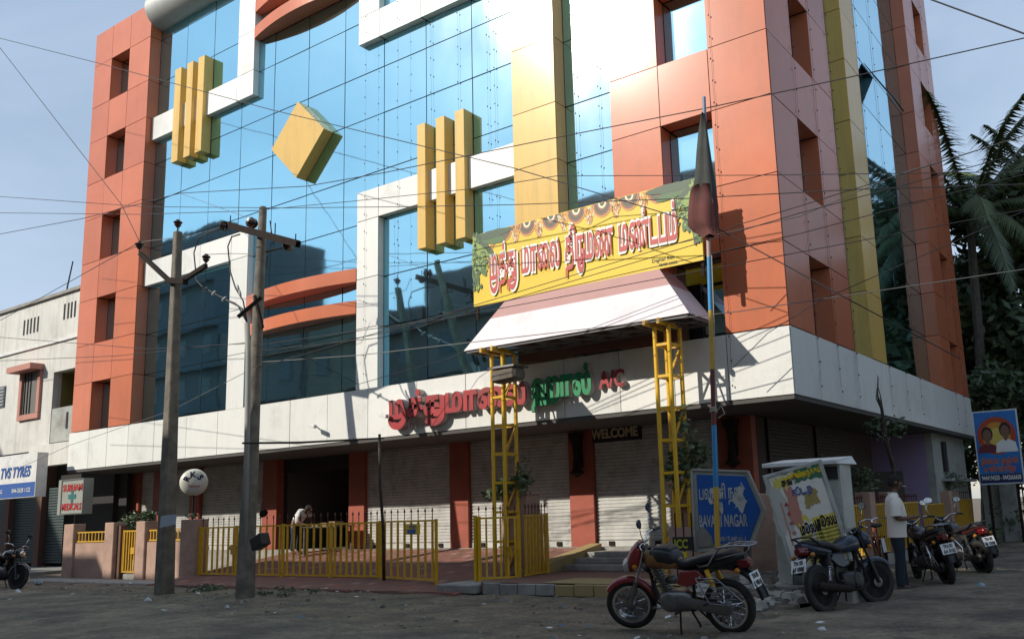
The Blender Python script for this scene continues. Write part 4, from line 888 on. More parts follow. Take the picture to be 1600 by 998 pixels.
# cctv cameras on the band
for px, py, lb in ((487,664,'white security camera on the band left of the red letters'),(598,648,'white security camera beside the first red channel letter')):
    c_ = AY(px,py,D-.25); t = thing('security_camera', lb, 'camera', c_)
    b = MB(); b.tube([c_+V(-.12,.24,.0),c_+V(-.1,.1,.03),c_],.018,6); b.build('arm', WPAINT, t)
    b = MB(); b.bar(c_+V(-.08,0,.02),c_+V(.22,-.06,-.06),.09,.09); b.build('housing', WPAINT, t, bevel=.01)
# string lights down the facade
def string_light(x, z0, z1, y, lb, seed, F=None):
    b = MB(); r = random.Random(seed); pts = []; z = z1
    while z > z0: pts.append(V(x+r.uniform(-.015,.015), y, z) if F is None else V(F, x+r.uniform(-.015,.015), z)); z -= .5
    b.tube(pts,.0025,4); z = z1-.2
    while z > z0:
        p = V(x,y-.015,z) if F is None else V(F+.015,x,z); b.lathe([(.0,0),(.014,.01),(.012,.035),(0,.05)],p+V(r.uniform(-.01,.01),0,0),(r.uniform(-.4,.4),-.2,-1),5); z -= .48
    o_ = b.build('string_light', WIRE); return tag(o_, lb, 'string light', 'strings of small bulbs hanging down the facade')
for i,(px,py,ytop,z0,y) in enumerate(((572,100,0,3.5,W-.03),(622,156,0,4.8,W-.03),(674,120,0,8.0,G-.04),(716,120,0,8.0,G-.04),(762,120,0,8.4,G-.04),(773,120,0,3.5,G-.04),(938,200,0,7.7,G-.04),(1112,100,0,3.5,D-.03),(617,400,0,4.9,G-.06),(901,200,0,7.7,G-.06))):
    x = AY(px,py,y).x; ztop = 19.3 if i not in (8,) else 9.2
    string_light(x,z0,ztop,y,['string of bulbs down the white column between louvres and low window','string of bulbs crossing the upper white frame bar','string of bulbs on blue glass left of the right hand fins','string of bulbs on blue glass above the right hand fins','thin string of bulbs on glass left of the yellow pilaster','string of bulbs nearest the yellow pilaster, over the white arm','string of bulbs on the narrow glass strip beside the red wall','string of bulbs down the front red wall near the building corner','string of bulbs inside the low window by its white column','string of bulbs at the edge of the yellow pilaster and glass strip'][i],40+i)
for i,(yy) in enumerate((17.03,18.27,19.55,22.2,23.7,25.2,29.84,31.02)):
    string_light(yy,3.5,19.3,0,['string of bulbs on the side wall, first joint from the corner','string of bulbs on the side wall right of its first windows','string of bulbs at the seam of red side wall and yellow pilaster','string of bulbs at the seam of yellow pilaster and side glass','string of bulbs on the side glass, second from the pilaster','string of bulbs on the side glass nearest the dark reveal','string of bulbs at the near edge of the far side windows','string of bulbs at the far edge of the far side windows'][i],60+i,F=XC+.03)

# ------------------------------------------------------------------ overhead wires
def wire(label, pts, r=.009, m=None, sag=0.0, group=None):
    P = [pt(*p) if not isinstance(p, Vector) else p for p in pts]; Q = []
    for i in range(len(P)-1):
        n = 8
        for k in range(n): t = k/n; q = P[i].lerp(P[i+1],t); q.z -= sag*4*t*(1-t); Q.append(q)
    Q.append(P[-1]); b = MB(); b.tube(Q,r,5); return tag(b.build('overhead_wire', m or WIRE, smooth=True), label, 'wire', group)
wire('wire falling from the top left across the facade to the far right corner',[(-60,45,11.5),(150,98,12.2),(425,172,12.8),(800,262,13.2),(1125,359,13.2),(1330,470,13.5),(1500,560,17)],.010)
wire('steep wire from the upper left sky down to the Y bracket pole',[(-40,35,10.5),(0,75,10.8),(190,320,11.8),I1],.010)
wire('level wire passing just above the crossarm pole across the whole facade',[(-60,303,12),(226,323,12.4),(440,325,12.9),(640,323,13.2),(800,320,13.4),(1078,310,13.6),(1340,296,14),(1700,285,15)],.009)
wire('wire from the far left to the top of the crossarm pole',[(-60,332,12),(220,335,12.4),(406,329,12.9)],.009)
wire('wire from the crossarm pole top rising to the right over the banner',[(418,327,12.9),(556,314,13.0),(756,293,13.4),(870,275,13.8),(1180,274,14.2),(1640,268,15)],.008)
wire('wire rising from the left edge over the fins to the upper right sky',[(-60,377,12),(132,341,12.2),(281,302,12.4),(480,291,12.6),(600,270,12.8),(850,219,13),(1100,170,13.2),(1350,116,13.6),(1680,42,14)],.010)
wire('wire crossing the top right corner of the sky',[(1380,-28,14),(1455,0,14),(1600,53,14),(1700,92,14)],.014)
wire('wire from the roof of the white building to the Y bracket insulator',[(-60,530,14),(7,497,13.6),(100,445,12.8),I1],.010)
wire('upper of the pair of wires behind the fins, left part',[(281,302,12.5),(400,345,12.9)],.006,WIREG)
wire('thin wire from the Y bracket pole to the crossarm pole',[I1,(300,368,12.3),(345,355,12.7)],.008,WIREG)
wire('short wire from the right pin insulator to the crossarm pole',[I3,(360,396,12.3),(400,397,12.5)],.008,WIREG)
for i,(a,b_,c_,d__,lb) in enumerate((
    ((400,558),(600,520),(1250,322),(1640,200),'highest of the wires sloping up across the banner letters'),
    ((404,548),(600,527),(1250,333),(1640,228),'second wire sloping up across the banner letters'),
    ((400,575),(640,505),(1250,365),(1640,262),'third wire sloping up across the lower banner edge'),
    ((396,540),(700,497),(1250,394),(1640,320),'wire sloping up along the lower edge of the banner'),
    ((402,566),(560,555),(1150,487),(1640,415),'pale wire passing in front of the canopy toward the palm'))):
    wire(lb,[(*a,12.2),(*b_,12.8),(*c_,14.2),(*d__,16)],.008 if i<4 else .009,WIRE if i<4 else WIREG)
wire('long wire rising over the side facade to the palm tree',[(1060,380,14),(1250,338,15),(1400,274,16),(1640,200,18)],.009,WIREG)
wire('lowest wire in front of the lower glass left of the crossarm pole',[(-60,522,12),(231,545,12.2),(396,536,12.4)],.008)
wire('wire dropping right from the left edge to the lower facade glass',[(-60,566,12),(180,556,12.2),(398,534,12.4)],.008)
wire('faint wire along the white band at the left',[(20,735,13),(110,695,13.2),(270,640,13.4),(396,575,12.6)],.007,WIREG)
wire('drop wire from the crossarm pole across the lower window to the band',[(404,520,12.5),(560,600,14),(700,560,15),(830,500,15.3)],.007)
wire('wire running down in front of the sign tower to the red wall',[(1145,575,15),(1200,520,15),(1280,470,15.2),(1600,330,17)],.008)

# ------------------------------------------------------------------ flag on a painted pole
pf = thing('flag_pole', 'tall leaning pole painted in blue, yellow, red and grey bands', 'flag pole', AY(1122,880,13.2))
PBL = mat('pole_blue',(0.03,0.24,0.50),.45,dirt=.3); PYE = mat('pole_yellow',(0.60,0.36,0.04),.5,dirt=.35); PMA = mat('pole_maroon',(0.16,0.035,0.03),.5,dirt=.3); PGR = mat('pole_greyblue',(0.16,0.23,0.33),.5,dirt=.3); PPI = mat('pole_pink',(0.45,0.33,0.30),.6,dirt=.3)
def fp(py): 
    t = (py-152)/(870-152); return AY(1100+22*t, py, 13.1)
segs = [(152,365,PGR),(365,402,PPI),(402,485,PBL),(485,577,PYE),(577,664,PMA),(664,760,PBL),(760,855,PYE),(855,925,PMA)]
for a, c, m in segs:
    A, C = fp(a), fp(c); b = MB(); b.tube([A,C],[.030+.014*(a-152)/700,.030+.014*(c-152)/700],12,caps=False if 0 else True); b.build('painted_band', m, pf, smooth=True, auto=40)
b = MB(); A = fp(400)+V(.06,-.02,0); C = fp(646)+V(.05,-.03,0); b.tube([A,(A+C)/2+V(.015,0,0),C],.008,5)
for k in range(4): p = fp(645)+V(0,0,.02*k); b.tube([p+V(.055*math.cos(t*.7),.055*math.sin(t*.7),.004*t) for t in range(10)],.009,5)
b.tube([fp(645)+V(.05,-.03,0),fp(640)+V(.16,-.05,.05),fp(648)+V(.22,-.05,.0),fp(652)+V(.1,-.05,-.02)],.008,5); b.build('rope', mat('pale_rope',(0.42,0.38,0.30),.9), pf)
fg = thing('flag', 'furled limp flag, dark grey green above and dull red below, on the banded pole', 'flag', fp(200))
def furl(pys, m, nm, seed):
    r = random.Random(seed); rings = []; vs = []; fs = []; n = 26
    for py, pl, pr in pys:
        c = AY((pl+pr)/2, py, 13.05); hw = (AY(pr,py,13.05).x-AY(pl,py,13.05).x)/2
        for j in range(n):
            t = 2*math.pi*j/n; f = 1+.22*math.sin(5*t+py*.02)+.08*math.sin(11*t+py*.05); vs.append(c+V(hw*math.cos(t)*(.9+.1*f), hw*.55*math.sin(t)*f-.02, .02*math.sin(3*t)))
    k = len(pys)
    for i in range(k-1):
        for j in range(n): fs.append((i*n+j, i*n+(j+1)%n, (i+1)*n+(j+1)%n, (i+1)*n+j))
    fs += [tuple(range(n)), tuple(range((k-1)*n,k*n))[::-1]]
    b = MB(); b.add(vs, fs); b.build(nm, m, fg, smooth=True)
furl([(178,1096,1102),(205,1092,1106),(235,1089,1110),(265,1087,1114),(290,1084,1118),(308,1084,1120),(322,1090,1121)],mat('flag_dark',(0.055,0.06,0.055),.85,var=.3),'upper_cloth',1)
furl([(292,1080,1118),(310,1077,1120),(330,1075,1122),(348,1075,1122),(358,1083,1122),(369,1101,1120)],mat('flag_red',(0.13,0.04,0.035),.85,var=.3),'lower_cloth',2)

# ------------------------------------------------------------------ street name sign, small sign, poster cabinet
def P4(px,py,y=13.55): return AY(px,py,y)
ss = thing('street_sign', 'blue arrow shaped street name board with peeling paint reading BAVANI NAGAR', 'street sign', P4(1130,870))
c_ = [P4(1081,733),P4(1169,736),P4(1196,797),P4(1176,851),P4(1087,861)]
cen = sum(c_, Vector())/5
def inset(k): return [cen+(p-cen)*k for p in c_]
def plate3(pts, y0, y1, nm, m, parent):
    n = len(pts); b = MB(); A = [V(p.x,y0,p.z) for p in pts]; C = [V(p.x,y1,p.z) for p in pts]
    b.add(A+C,[tuple(range(n)),tuple(range(2*n-1,n-1,-1))]+[(i,n+i,n+(i+1)%n,(i+1)%n) for i in range(n)]); return b.build(nm, m, parent)
plate3(c_,13.55,13.60,'board',mat('sign_backing',(0.34,0.34,0.30),.7,dirt=.5,dscale=5),ss)
plate3(inset(.87),13.540,13.546,'blue_face',mat('sign_blue',(0.015,0.10,0.38),.4,dirt=.25,dscale=4),ss)
for i in range(5):
    a, c = c_[i], c_[(i+1)%5]; b = MB(); b.bar(V(a.x,13.54,a.z),V(c.x,13.54,c.z),.035,.035); b.build('frame_edge', mat('sign_frame_%d'%i,(0.38,0.37,0.32),.6,dirt=.5,dscale=6), ss)
for px in (1097,1164): p = P4(px,858); b = MB(); b.box(p.x-.05,p.x+.05,13.61,13.69,0,p.z+.9); b.build('post', CONC, ss)
PEEL = mat('peeled_patch',(0.55,0.56,0.53),.8,dirt=.5,dscale=6,var=.2)
def wd(a,b_,y): return abs(P4(b_,y).x-P4(a,y).x)
text_obj('tamil_lettering','பவானி நகர்',V((P4(1093,770).x+P4(1163,770).x)/2,13.535,P4(1128,771).z),(1,0,0.0),(0,0,1),.3,PEEL,ss,offset=.015,ext=.003,width=wd(1093,1163,770))
text_obj('lettering','BAVANI NAGAR',V((P4(1094,812).x+P4(1168,812).x)/2,13.535,P4(1131,813).z),(1,0,0),(0,0,1),.27,PEEL,ss,offset=.015,ext=.003,width=wd(1094,1169,812))
text_obj('lettering','வார்டு 75, மண்டலம் - 6',V(P4(1145,841).x,13.535,P4(1145,841).z),(1,0,0),(0,0,1),.1,PEEL,ss,offset=.01,ext=.002,width=wd(1125,1167,841))
def blob(c, rx, rz, y, n, rough, seed):
    r = random.Random(seed); return [V(c.x+rx*math.cos(2*math.pi*k/n)*(1+r.uniform(-rough,rough)), y, c.z+rz*math.sin(2*math.pi*k/n)*(1+r.uniform(-rough,rough))) for k in range(n)]
b = MB()
for i,(px,py,rx,rz) in enumerate(((1157,783,.10,.14),(1158,765,.07,.08),(1120,770,.10,.10),(1127,792,.05,.09),(1112,783,.04,.05),(1150,775,.05,.05))):
    pl = blob(P4(px,py),rx,rz,13.5335-.0006*i,18,.45,i); b.add(pl,[tuple(range(len(pl)))])
b.build('peeled_patch', PEEL, ss)
b = MB(); pl = [V(p.x,13.530,p.z) for p in (P4(1091,855),P4(1090,830),P4(1097,822),P4(1104,826),P4(1113,838),P4(1116,852))]; b.add(pl,[tuple(range(len(pl)))]); b.build('torn_paper', mat('torn_paper',(0.26,0.24,0.21),.9,dirt=.5), ss)
ic = thing('small_sign', 'small black and yellow board reading ICC beside the blue street sign', 'sign', AY(1070,850,13.5))
c0 = AY(1067,849,13.4); hw = (AY(1083,849,13.4).x-AY(1051,849,13.4).x)/2
b = MB(); b.box(c0.x-hw,c0.x+hw,13.4,13.43,c0.z-.11,c0.z+.11); b.build('board', mat('black_board',(0.02,0.02,0.02),.5,dirt=.3), ic)
text_obj('lettering','ICC',V(c0.x-.03,13.395,c0.z),(1,0,0),(0,0,1),.2,mat('sign_yellow_green',(0.42,0.42,0.04),.5),ic,offset=.03,ext=.003,width=hw*1.3)
b = MB(); b.box(c0.x-hw*.4,c0.x+hw*.3,13.4,13.43,c0.z-.3,c0.z-.13); b.build('lower_board', FLEXY, ic)
for x in (-hw*.8,hw*.8,0): b = MB(); b.box(c0.x+x-.008,c0.x+x+.008,13.44,13.46,0,c0.z+.5); b.build('wire_stand', DSTEEL, ic)
# poster covered cabinet, leaning left
TL, TR, BR = AY(1191,743,12.75), AY(1283,717,12.95), AY(1309,812,12.95)
uu = (TR-TL).normalized(); wN = (TR-TL).length; vv = (TR-BR); vv = (vv-uu*vv.dot(uu)).normalized(); nn_ = uu.cross(vv)
H = 1.5
pc = thing('utility_cabinet', 'leaning grey steel cabinet with an open top, its door pasted with torn posters', 'cabinet', TL-vv*H)
def CBx(a0,a1,b0,b1,d0,d1,nm,m,bev=.006,par=None):
    b = MB(); P = lambda a,b_,d: TL+uu*a-vv*b_-nn_*d
    b.hexa([P(a0,b1,d0),P(a1,b1,d0),P(a1,b1,d1),P(a0,b1,d1),P(a0,b0,d0),P(a1,b0,d0),P(a1,b0,d1),P(a0,b0,d1)]); return b.build(nm, m, par or pc, bevel=bev)
CABM = mat('cabinet_grey_green',(0.48,0.49,0.44),.6,dirt=.45,dscale=3,var=.2)
dr = CBx(0,wN,0,H,0,.05,'door',CABM)
for a0,a1,b0,b1 in ((.02,wN-.02,.02,.05),(.02,.05,.05,H-.02),(wN-.05,wN-.02,.05,H-.02)): CBx(a0,a1,b0,b1,-.02,-.001,'door_rim',CABM,0)
bl_, br_ = AY(1206,735,13.15), AY(1312,712,13.15); zt_ = AY(1250,728,13.15).z
b = MB(); b.box(bl_.x,br_.x,13.12,13.62,.28,zt_); b.build('body', CABM, pc, bevel=.008)
b = MB(); b.box(bl_.x+.04,br_.x-.04,13.10,13.119,zt_-.22,zt_-.03); b.build('opening', DARK, pc)
b = MB(); b.hexa([(bl_.x-.1,13.0,zt_+.0),(br_.x+.0,13.0,zt_+.0),(br_.x+.08,13.7,zt_+.0),(bl_.x-.06,13.7,zt_+.0),(bl_.x-.1,13.0,zt_+.06),(br_.x+.0,13.0,zt_+.06),(br_.x+.02,13.66,zt_+.13),(bl_.x+.0,13.66,zt_+.13)]); b.build('lid', WPAINT, pc, bevel=.006)
POSTW = mat('poster_white',(0.74,0.71,0.62),.8,dirt=.3,dscale=5); POSTY = mat('poster_yellow',(0.66,0.55,0.10),.8,dirt=.35,dscale=5); POSTP = mat('poster_pink',(0.50,0.22,0.16),.8,dirt=.3,dscale=6)
rp = random.Random(9)
def poster(a0,a1,b0,b1,m,lift,nm='poster',torn=.03):
    pts = []; n = 9
    for k in range(n): pts.append((a0+(a1-a0)*k/n, b0+rp.uniform(-torn,torn)))
    for k in range(n): pts.append((a1+rp.uniform(-torn,torn)*.5, b0+(b1-b0)*k/n))
    for k in range(n): pts.append((a1-(a1-a0)*k/n, b1+rp.uniform(-torn,torn)))
    for k in range(n): pts.append((a0+rp.uniform(-torn,torn)*.5, b1-(b1-b0)*k/n))
    b = MB(); b.add([TL+uu*x-vv*y+nn_*(.001+lift) for x,y in pts],[tuple(range(len(pts)))[::-1]]); return b.build(nm, m, pc)
poster(.08,wN-.06,.07,1.45,POSTW,.003); poster(wN*.50,wN-.05,.06,.24,mat('poster_green',(0.05,0.17,0.09),.8),.006); poster(wN*.32,wN*.7,.10,.17,FLEXY,.007)
poster(.12,.34,.10,.26,POSTY,.006,torn=.05); poster(.30,wN*.52,.72,1.40,POSTY,.008); poster(wN*.56,wN-.06,.78,1.42,POSTY,.009); poster(.24,.40,.3,.85,POSTP,.010,torn=.06); poster(wN*.55,wN*.78,.38,.62,mat('poster_ochre',(0.36,0.26,0.08),.8),.010,torn=.06)
poster(.14,.16,.45,1.1,POSTP,.011,torn=.004); poster(.36,.62,.82,1.0,POSTW,.0085,torn=.05); poster(.0,.22,.2,.9,mat('poster_grey',(0.48,0.47,0.42),.8,dirt=.5),.0045,torn=.06)
def ptxt(s,a,b_,size,m,wdt,off=.03): text_obj('poster_lettering',s,TL+uu*a-vv*b_+nn_*.0125,uu,vv,size,m,pc,offset=off,ext=.001,width=wdt)
ptxt('மூலம்',.46,.90,.2,INK,.30,.05); ptxt('மூலம்',wN*.79,.86,.2,INK,.34,.05); ptxt('மூலம்' if 0 else 'விருந்தகம்',wN*.74,.14,.12,FLEXY,.38)
ptxt('கூட..ற',wN*.55,.38,.16,BLUEP,.30); ptxt('கண்',.36,.18,.14,INK,.24,.05)
for k in range(6): ptxt('ஆண்மை குறைவு நரம்பு தளர்ச்சி',.46,1.02+k*.055,.04,INK,.30,.0); ptxt('சிகிச்சை பெற தொடர்பு கொள்க',wN*.79,.98+k*.055,.04,INK,.32,.0)
ptxt('மேலும் விவரம்',.5,1.34,.08,INK,.34); ptxt('வைத்தியம்',wN*.8,1.3,.08,INK,.26)
for k,s in enumerate(('அ','கி','ல','ம்')): ptxt(s,.22,.5+k*.14,.07,RTX,.05)
b = MB(); b.box(bl_.x-.08,br_.x+.05,13.05,13.7,0,.279); b.build('plinth', CONL, pc, bevel=.02)

# ------------------------------------------------------------------ billboard, wall and gateway at the end of the side street
YB = 30.5
bt = thing('memorial_billboard', 'upright blue memorial billboard with two portraits in a sunset disc', 'billboard', AY(1560,760,YB))
q4 = [AY(1521,645,YB),AY(1586,640,YB),AY(1599,752,YB),AY(1532,756,YB)]
x0 = (q4[0].x+q4[3].x)/2; x1 = (q4[1].x+q4[2].x)/2; z1 = (q4[0].z+q4[1].z)/2; z0 = (q4[2].z+q4[3].z)/2; Wd = x1-x0; Hh = z1-z0; cx = (x0+x1)/2
b = MB(); b.box(x0-.04,x1+.04,YB,YB+.06,z0-.04,z1+.04); b.build('frame', WPAINT, bt)
b = MB(); b.box(x0,x1,YB-.006,YB-.001,z0,z1); b.build('print', mat('billboard_blue',(0.03,0.22,0.55),.4,col2=(0.02,0.10,0.42),vscale=.8), bt)
cz = z0+Hh*.66; rr_ = Wd*.46
def disc2(cx_,cz_,rx,rz,y,nm,m,n=28,par=bt): b = MB(); b.add([V(cx_+rx*math.cos(2*math.pi*k/n),y,cz_+rz*math.sin(2*math.pi*k/n)) for k in range(n)],[tuple(range(n))]); return b.build(nm,m,par)
disc2(cx,cz,rr_,rr_*1.05,YB-.008,'disc',mat('sun_red',(0.42,0.06,0.02),.5)); disc2(cx,cz-.05,rr_*.72,rr_*.85,YB-.0095,'disc',mat('sun_orange',(0.60,0.26,0.03),.5)); disc2(cx,cz-.15,rr_*.45,rr_*.7,YB-.011,'disc',mat('sun_yellow',(0.65,0.50,0.10),.5))
SK1 = mat('portrait_skin',(0.20,0.10,0.06),.6); HR = mat('portrait_hair',(0.012,0.01,0.01),.6); SAR = mat('portrait_sari',(0.16,0.02,0.03),.6)
for sx, cl_, hz in ((-.22,SAR,.02),(.21,WHITEP,.10)):
    px_ = cx+sx*Wd; pz = cz+hz*Hh*.6
    b = MB(); b.add([V(px_-.26*Wd,YB-.0125-abs(sx)*.001,cz-rr_*.93),V(px_+.26*Wd,YB-.0125,cz-rr_*.93),V(px_+.22*Wd,YB-.0125,pz-.30*Hh*.55),V(px_+.08*Wd,YB-.0125,pz-.2*Hh*.6),V(px_-.08*Wd,YB-.0125,pz-.2*Hh*.6),V(px_-.22*Wd,YB-.0125,pz-.30*Hh*.55)],[(0,1,2,3,4,5)]); b.build('portrait_shoulders', cl_, bt)
    disc2(px_,pz+.03,.135*Wd,.105*Hh,YB-.014,'portrait_hair',HR); disc2(px_,pz-.01*Hh,.105*Wd,.09*Hh,YB-.0155,'portrait_face',SK1); disc2(px_,pz-.09*Hh,.05*Wd,.05*Hh,YB-.0150,'portrait_neck',SK1)
ORT = mat('orange_lettering',(0.65,0.17,0.02),.5)
text_obj('lettering','நினைவு அஞ்சலி',(cx,YB-.012,z0+Hh*.30),(1,0,0),(0,0,1),.25,ORT,bt,offset=.03,ext=.003,width=Wd*.86)
text_obj('lettering','முனியன் ராஜா',(cx,YB-.012,z0+Hh*.19),(1,0,0),(0,0,1),.25,ORT,bt,offset=.03,ext=.003,width=Wd*.74)
b = MB(); b.box(x0,x1,YB-.010,YB-.0065,z0+.02,z0+Hh*.125); b.build('navy_strip', DBL, bt)
text_obj('lettering','9444194250 - 0442666668',(cx,YB-.014,z0+Hh*.075),(1,0,0),(0,0,1),.2,WHITEP,bt,offset=.02,ext=.002,width=Wd*.92)
for x in (x0+.2,x1-.2): b = MB(); b.box(x-.04,x+.04,YB+.07,YB+.15,0,z1-.2); b.build('support', DSTEEL, bt)
ew = thing('compound_wall', 'dark weathered wall with tall gate piers below the memorial billboard', 'wall', (-4,32.5,0))
b = MB(); b.box(-5.7,-4.9,32.2,32.6,0,2.0); b.box(-3.3,6,32.3,32.6,0,1.5); b.build('wall', GREYW, ew)
for x in (-4.9,-3.5,-1.2): b = MB(); b.box(x-.22,x+.22,31.9,32.5,0,2.2); b.box(x-.28,x+.28,31.84,32.56,2.2,2.3); b.build('pier', GREYW, ew)
b = MB()
for k in range(9): b.box(-4.62+.11*k,-4.58+.11*k,32.2,32.24,.1,1.9)
b.box(-4.7,-3.7,32.18,32.26,.1,.15); b.box(-4.7,-3.7,32.18,32.26,1.8,1.86); b.build('iron_gate', DSTEEL, ew)
b = MB(); r = random.Random(3)
for k in range(60): leaves(b,(r.uniform(-5.6,-.5),r.uniform(31,31.9),r.uniform(.1,1.1)),(.3,.3,.3),14,.09,0,.1,r)
tag(b.build('roadside_weeds', LEAFD), kind='stuff')

# ------------------------------------------------------------------ trees and palms
def tree(label, x, y, h, cr, n, seed, m=LEAFD, leaf=.17, trunk_r=.22):
    r = random.Random(seed); t = thing('broadleaf_tree', label, 'tree', (x,y,0))
    b = MB(); b.tube([(x,y,-.1),(x+.1,y,h*.25),(x-.1,y+.1,h*.5),(x,y,h*.75)],[trunk_r*1.2,trunk_r,trunk_r*.7,trunk_r*.3],8)
    cl = []
    for k in range(16):
        a = r.uniform(0,6.28); z = h*r.uniform(.35,.95); rad = cr*(.35+.6*math.sin(math.pi*min(1,max(.05,(z/h-.2)/.85)))); c = V(x+math.cos(a)*rad*r.uniform(.3,.8),y+math.sin(a)*rad*r.uniform(.3,.8),z); cl.append(c)
        b.tube([(x,y,z*.6),(c+V(x,y,z*.7))/2,c],[.09,.06,.02],5)
    b.build('trunk', BARK, t); f = MB()
    for c in cl: leaves(f,c,(cr*.42,cr*.42,cr*.33),n//16,leaf,r.choice([0,0,1]),.05,r)
    f.build('crown', [m, LEAF], t)
tree('dark dense tree filling the space behind the palm trunk',-4.6,40,15.0,5.4,17000,21,leaf=.26)
tree('tall dark tree at the right edge behind the palm',-1.0,44,13.0,5.6,15000,22,leaf=.26)
tree('dark tree low beside the far end of the hall',-7.6,39,11.0,4.4,10000,23,leaf=.24)
tree('broad dark tree on the far right of the street end',3.6,41,12,5.2,9000,24,leaf=.26)
tree('leafy tree across the side street mirrored in the side glass',7.5,33,9.5,3.4,5000,25)
tree('second leafy tree across the side street nearer the junction',9.0,27,8.2,3.0,3500,26)
tree('low bushy tree between the grey end wall and the memorial billboard',-6.0,35.5,6.5,2.6,7000,27,leaf=.15,trunk_r=.12)
def copy_tree(src, loc, rz, label, sc=1.0):
    r = src.copy(); COL.objects.link(r); r.location = Vector(loc); r.rotation_euler = (0,0,rz); r.scale = (sc,sc,sc); r['label'] = label
    for ch in list(src.children):
        c = ch.copy(); COL.objects.link(c); c.parent = r
    return r
T0 = bpy.data.objects['broadleaf_tree']
for (x,y,rz,sc,lb) in ((9.5,15,1.0,.62,'nearest out-of-view tree added across the side street to darken the side wall'),(10.5,21,2.2,.66,'out-of-view tree added to darken the side wall, between the nearest and the twin trees'),(11,40,4,.75,'far out-of-view tree added to darken the side wall, beyond the mirrored palm')): copy_tree(T0,(x,y,0),rz,lb,sc)  # tree copies out of view, added to block skylight and darken the side facade
def frond(b, o, az, L, droop, lift, seed, n=74, ll=1.0):
    r = random.Random(seed); o = Vector(o); h = V(math.cos(az),math.sin(az),0); pts = []
    for k in range(n+1):
        t = k/n; pts.append(o+h*(L*t*(1-.18*t*droop))+V(0,0,L*(lift*t-droop*t*t)))
    b.tube(pts,[.035*(1-.85*k/n) for k in range(n+1)],4,0); side = h.cross(V(0,0,1))
    for k in range(3,n):
        d = (pts[k+1]-pts[k]).normalized(); l = ll*math.sin(math.pi*(.12+.85*k/n))**.6
        for s in (-1,1):
            e = (side*s*.62+d*.5+V(0,0,-.55-.5*r.random())).normalized()*l; w = d*.05
            b.add([pts[k]-w,pts[k]+e*.55+V(0,0,.04),pts[k]+e,pts[k]+w],[(0,1,2,3)],1)
def palm(label, base, crown, seed, nf=20, L=3.9):
    r = random.Random(seed); base = Vector(base); crown = Vector(crown); t = thing('coconut_palm', label, 'palm tree', base)
    b = MB(); n = 34; pts = [base.lerp(crown,k/n)+V(.18*math.sin(k/n*2.5),0,0)*(1-k/n) for k in range(n+1)]; b.tube(pts,[.24-.11*(k/n)+(.012 if k%2 else 0) for k in range(n+1)],10); b.build('trunk', mat('palm_trunk_%d'%seed,(0.16,0.15,0.13),.9,var=.4,vscale=5,bump=.02,bscale=9), t)
    for k in range(nf):
        f = MB(); az = 2*math.pi*k/nf*1.0+r.uniform(-.15,.15)+(k%3)*.3; up = r.choice([1.15,.75,.35,.0]); frond(f,crown,az,L*r.uniform(.85,1.1),.42+.25*r.random()+(.2 if up<.3 else 0),up,seed*100+k); f.build('frond', [BARK, LEAF if k%3 else LEAFD], t)
    b = MB()
    for k in range(7): a = k*.9; b.lathe([(0,-.12),(.1,-.05),(.11,.05),(0,.13)],crown+V(.22*math.cos(a),.22*math.sin(a),-.25),n=8)
    b.build('coconut', mat('coconut_green_%d'%seed,(0.10,0.12,0.03),.5), t, smooth=True)
palm('tall coconut palm rising right of the hall against the sky', AY(1540,800,36)*1.0-V(0,0,AY(1540,800,36).z), AY(1515,335,35.0), 31, 30, 4.5)
pb = AY(1610,800,40); palm('second coconut palm with drooping fronds at the right edge', pb-V(0,0,pb.z), AY(1640,330,39), 32, 24, 4.7)
palm('coconut palm across the side street, seen in the glass', (6.5,30.5,0), (6.2,30.0,10.4), 33, 14, 3.2)
# dry forked branch propped by the side band
db = thing('dry_branch', 'bare forked dry branch standing in front of the grey side band', 'branch', AX(1400,760,-5.2))
b = MB(); A = lambda x,y: AX(x,y,-5.3)
b.tube([A(1402,800),A(1396,730),A(1385,690),A(1378,640),A(1371,617),A(1372,590),A(1371,586)],[.05,.045,.045,.035,.02,.012,.004],6); b.tube([A(1379,645),A(1376,620),A(1371,600)],[.03,.014,.004],5); b.tube([A(1378,640),A(1369,622),A(1370,606)],[.025,.012,.004],5); b.build('stem', BARK, db)
b = MB(); leaves(b,A(1385,668),(.55,.3,.3),110,.07,0,.1); b.build('foliage', LEAFD, db)

# ------------------------------------------------------------------ rubble, litter, puddle
rr = random.Random(12); b = MB()
def stone(b, c, s, r, mi):
    vs = []; 
    for k in range(6): a = k*math.pi/3; vs.append(V(math.cos(a)*s*r.uniform(.7,1.1),math.sin(a)*s*r.uniform(.6,1),r.uniform(-.1,.1)*s))
    top_ = V(0,0,s*r.uniform(.4,.75)); up = [v*.6+top_ for v in vs]; c = Vector(c)
    b.add([c+v for v in vs]+[c+v for v in up],[tuple(range(6,12))]+[(i,(i+1)%6,6+(i+1)%6,6+i) for i in range(6)],mi)
for k in range(420):
    a = rr.random(); px = 1150+rr.uniform(0,110); py = 868+rr.uniform(0,65)**1.0; z = .35*max(0,1-(py-868)/55)*(.6+.4*rr.random()); p = AZ_(px,min(py,930),0); 
    p = V(-6.9+rr.uniform(0,2.1), 12.2+rr.uniform(0,1.6), 0); z = .32*max(0,(p.y-12.4)/1.4)
    stone(b,(p.x,p.y,z),rr.choice([.05,.07,.1,.14,.19])*rr.uniform(.8,1.2),rr,rr.choice([0,0,1]))
for k in range(75):
    x = rr.uniform(-6.5,-4.9); y = rr.uniform(12.3,14.2); stone(b,(x,y,max(0,.30*(y-12.5)/1.6)),rr.choice([.08,.12,.17,.22])*rr.uniform(.8,1.2),rr,rr.choice([1,1,0]))
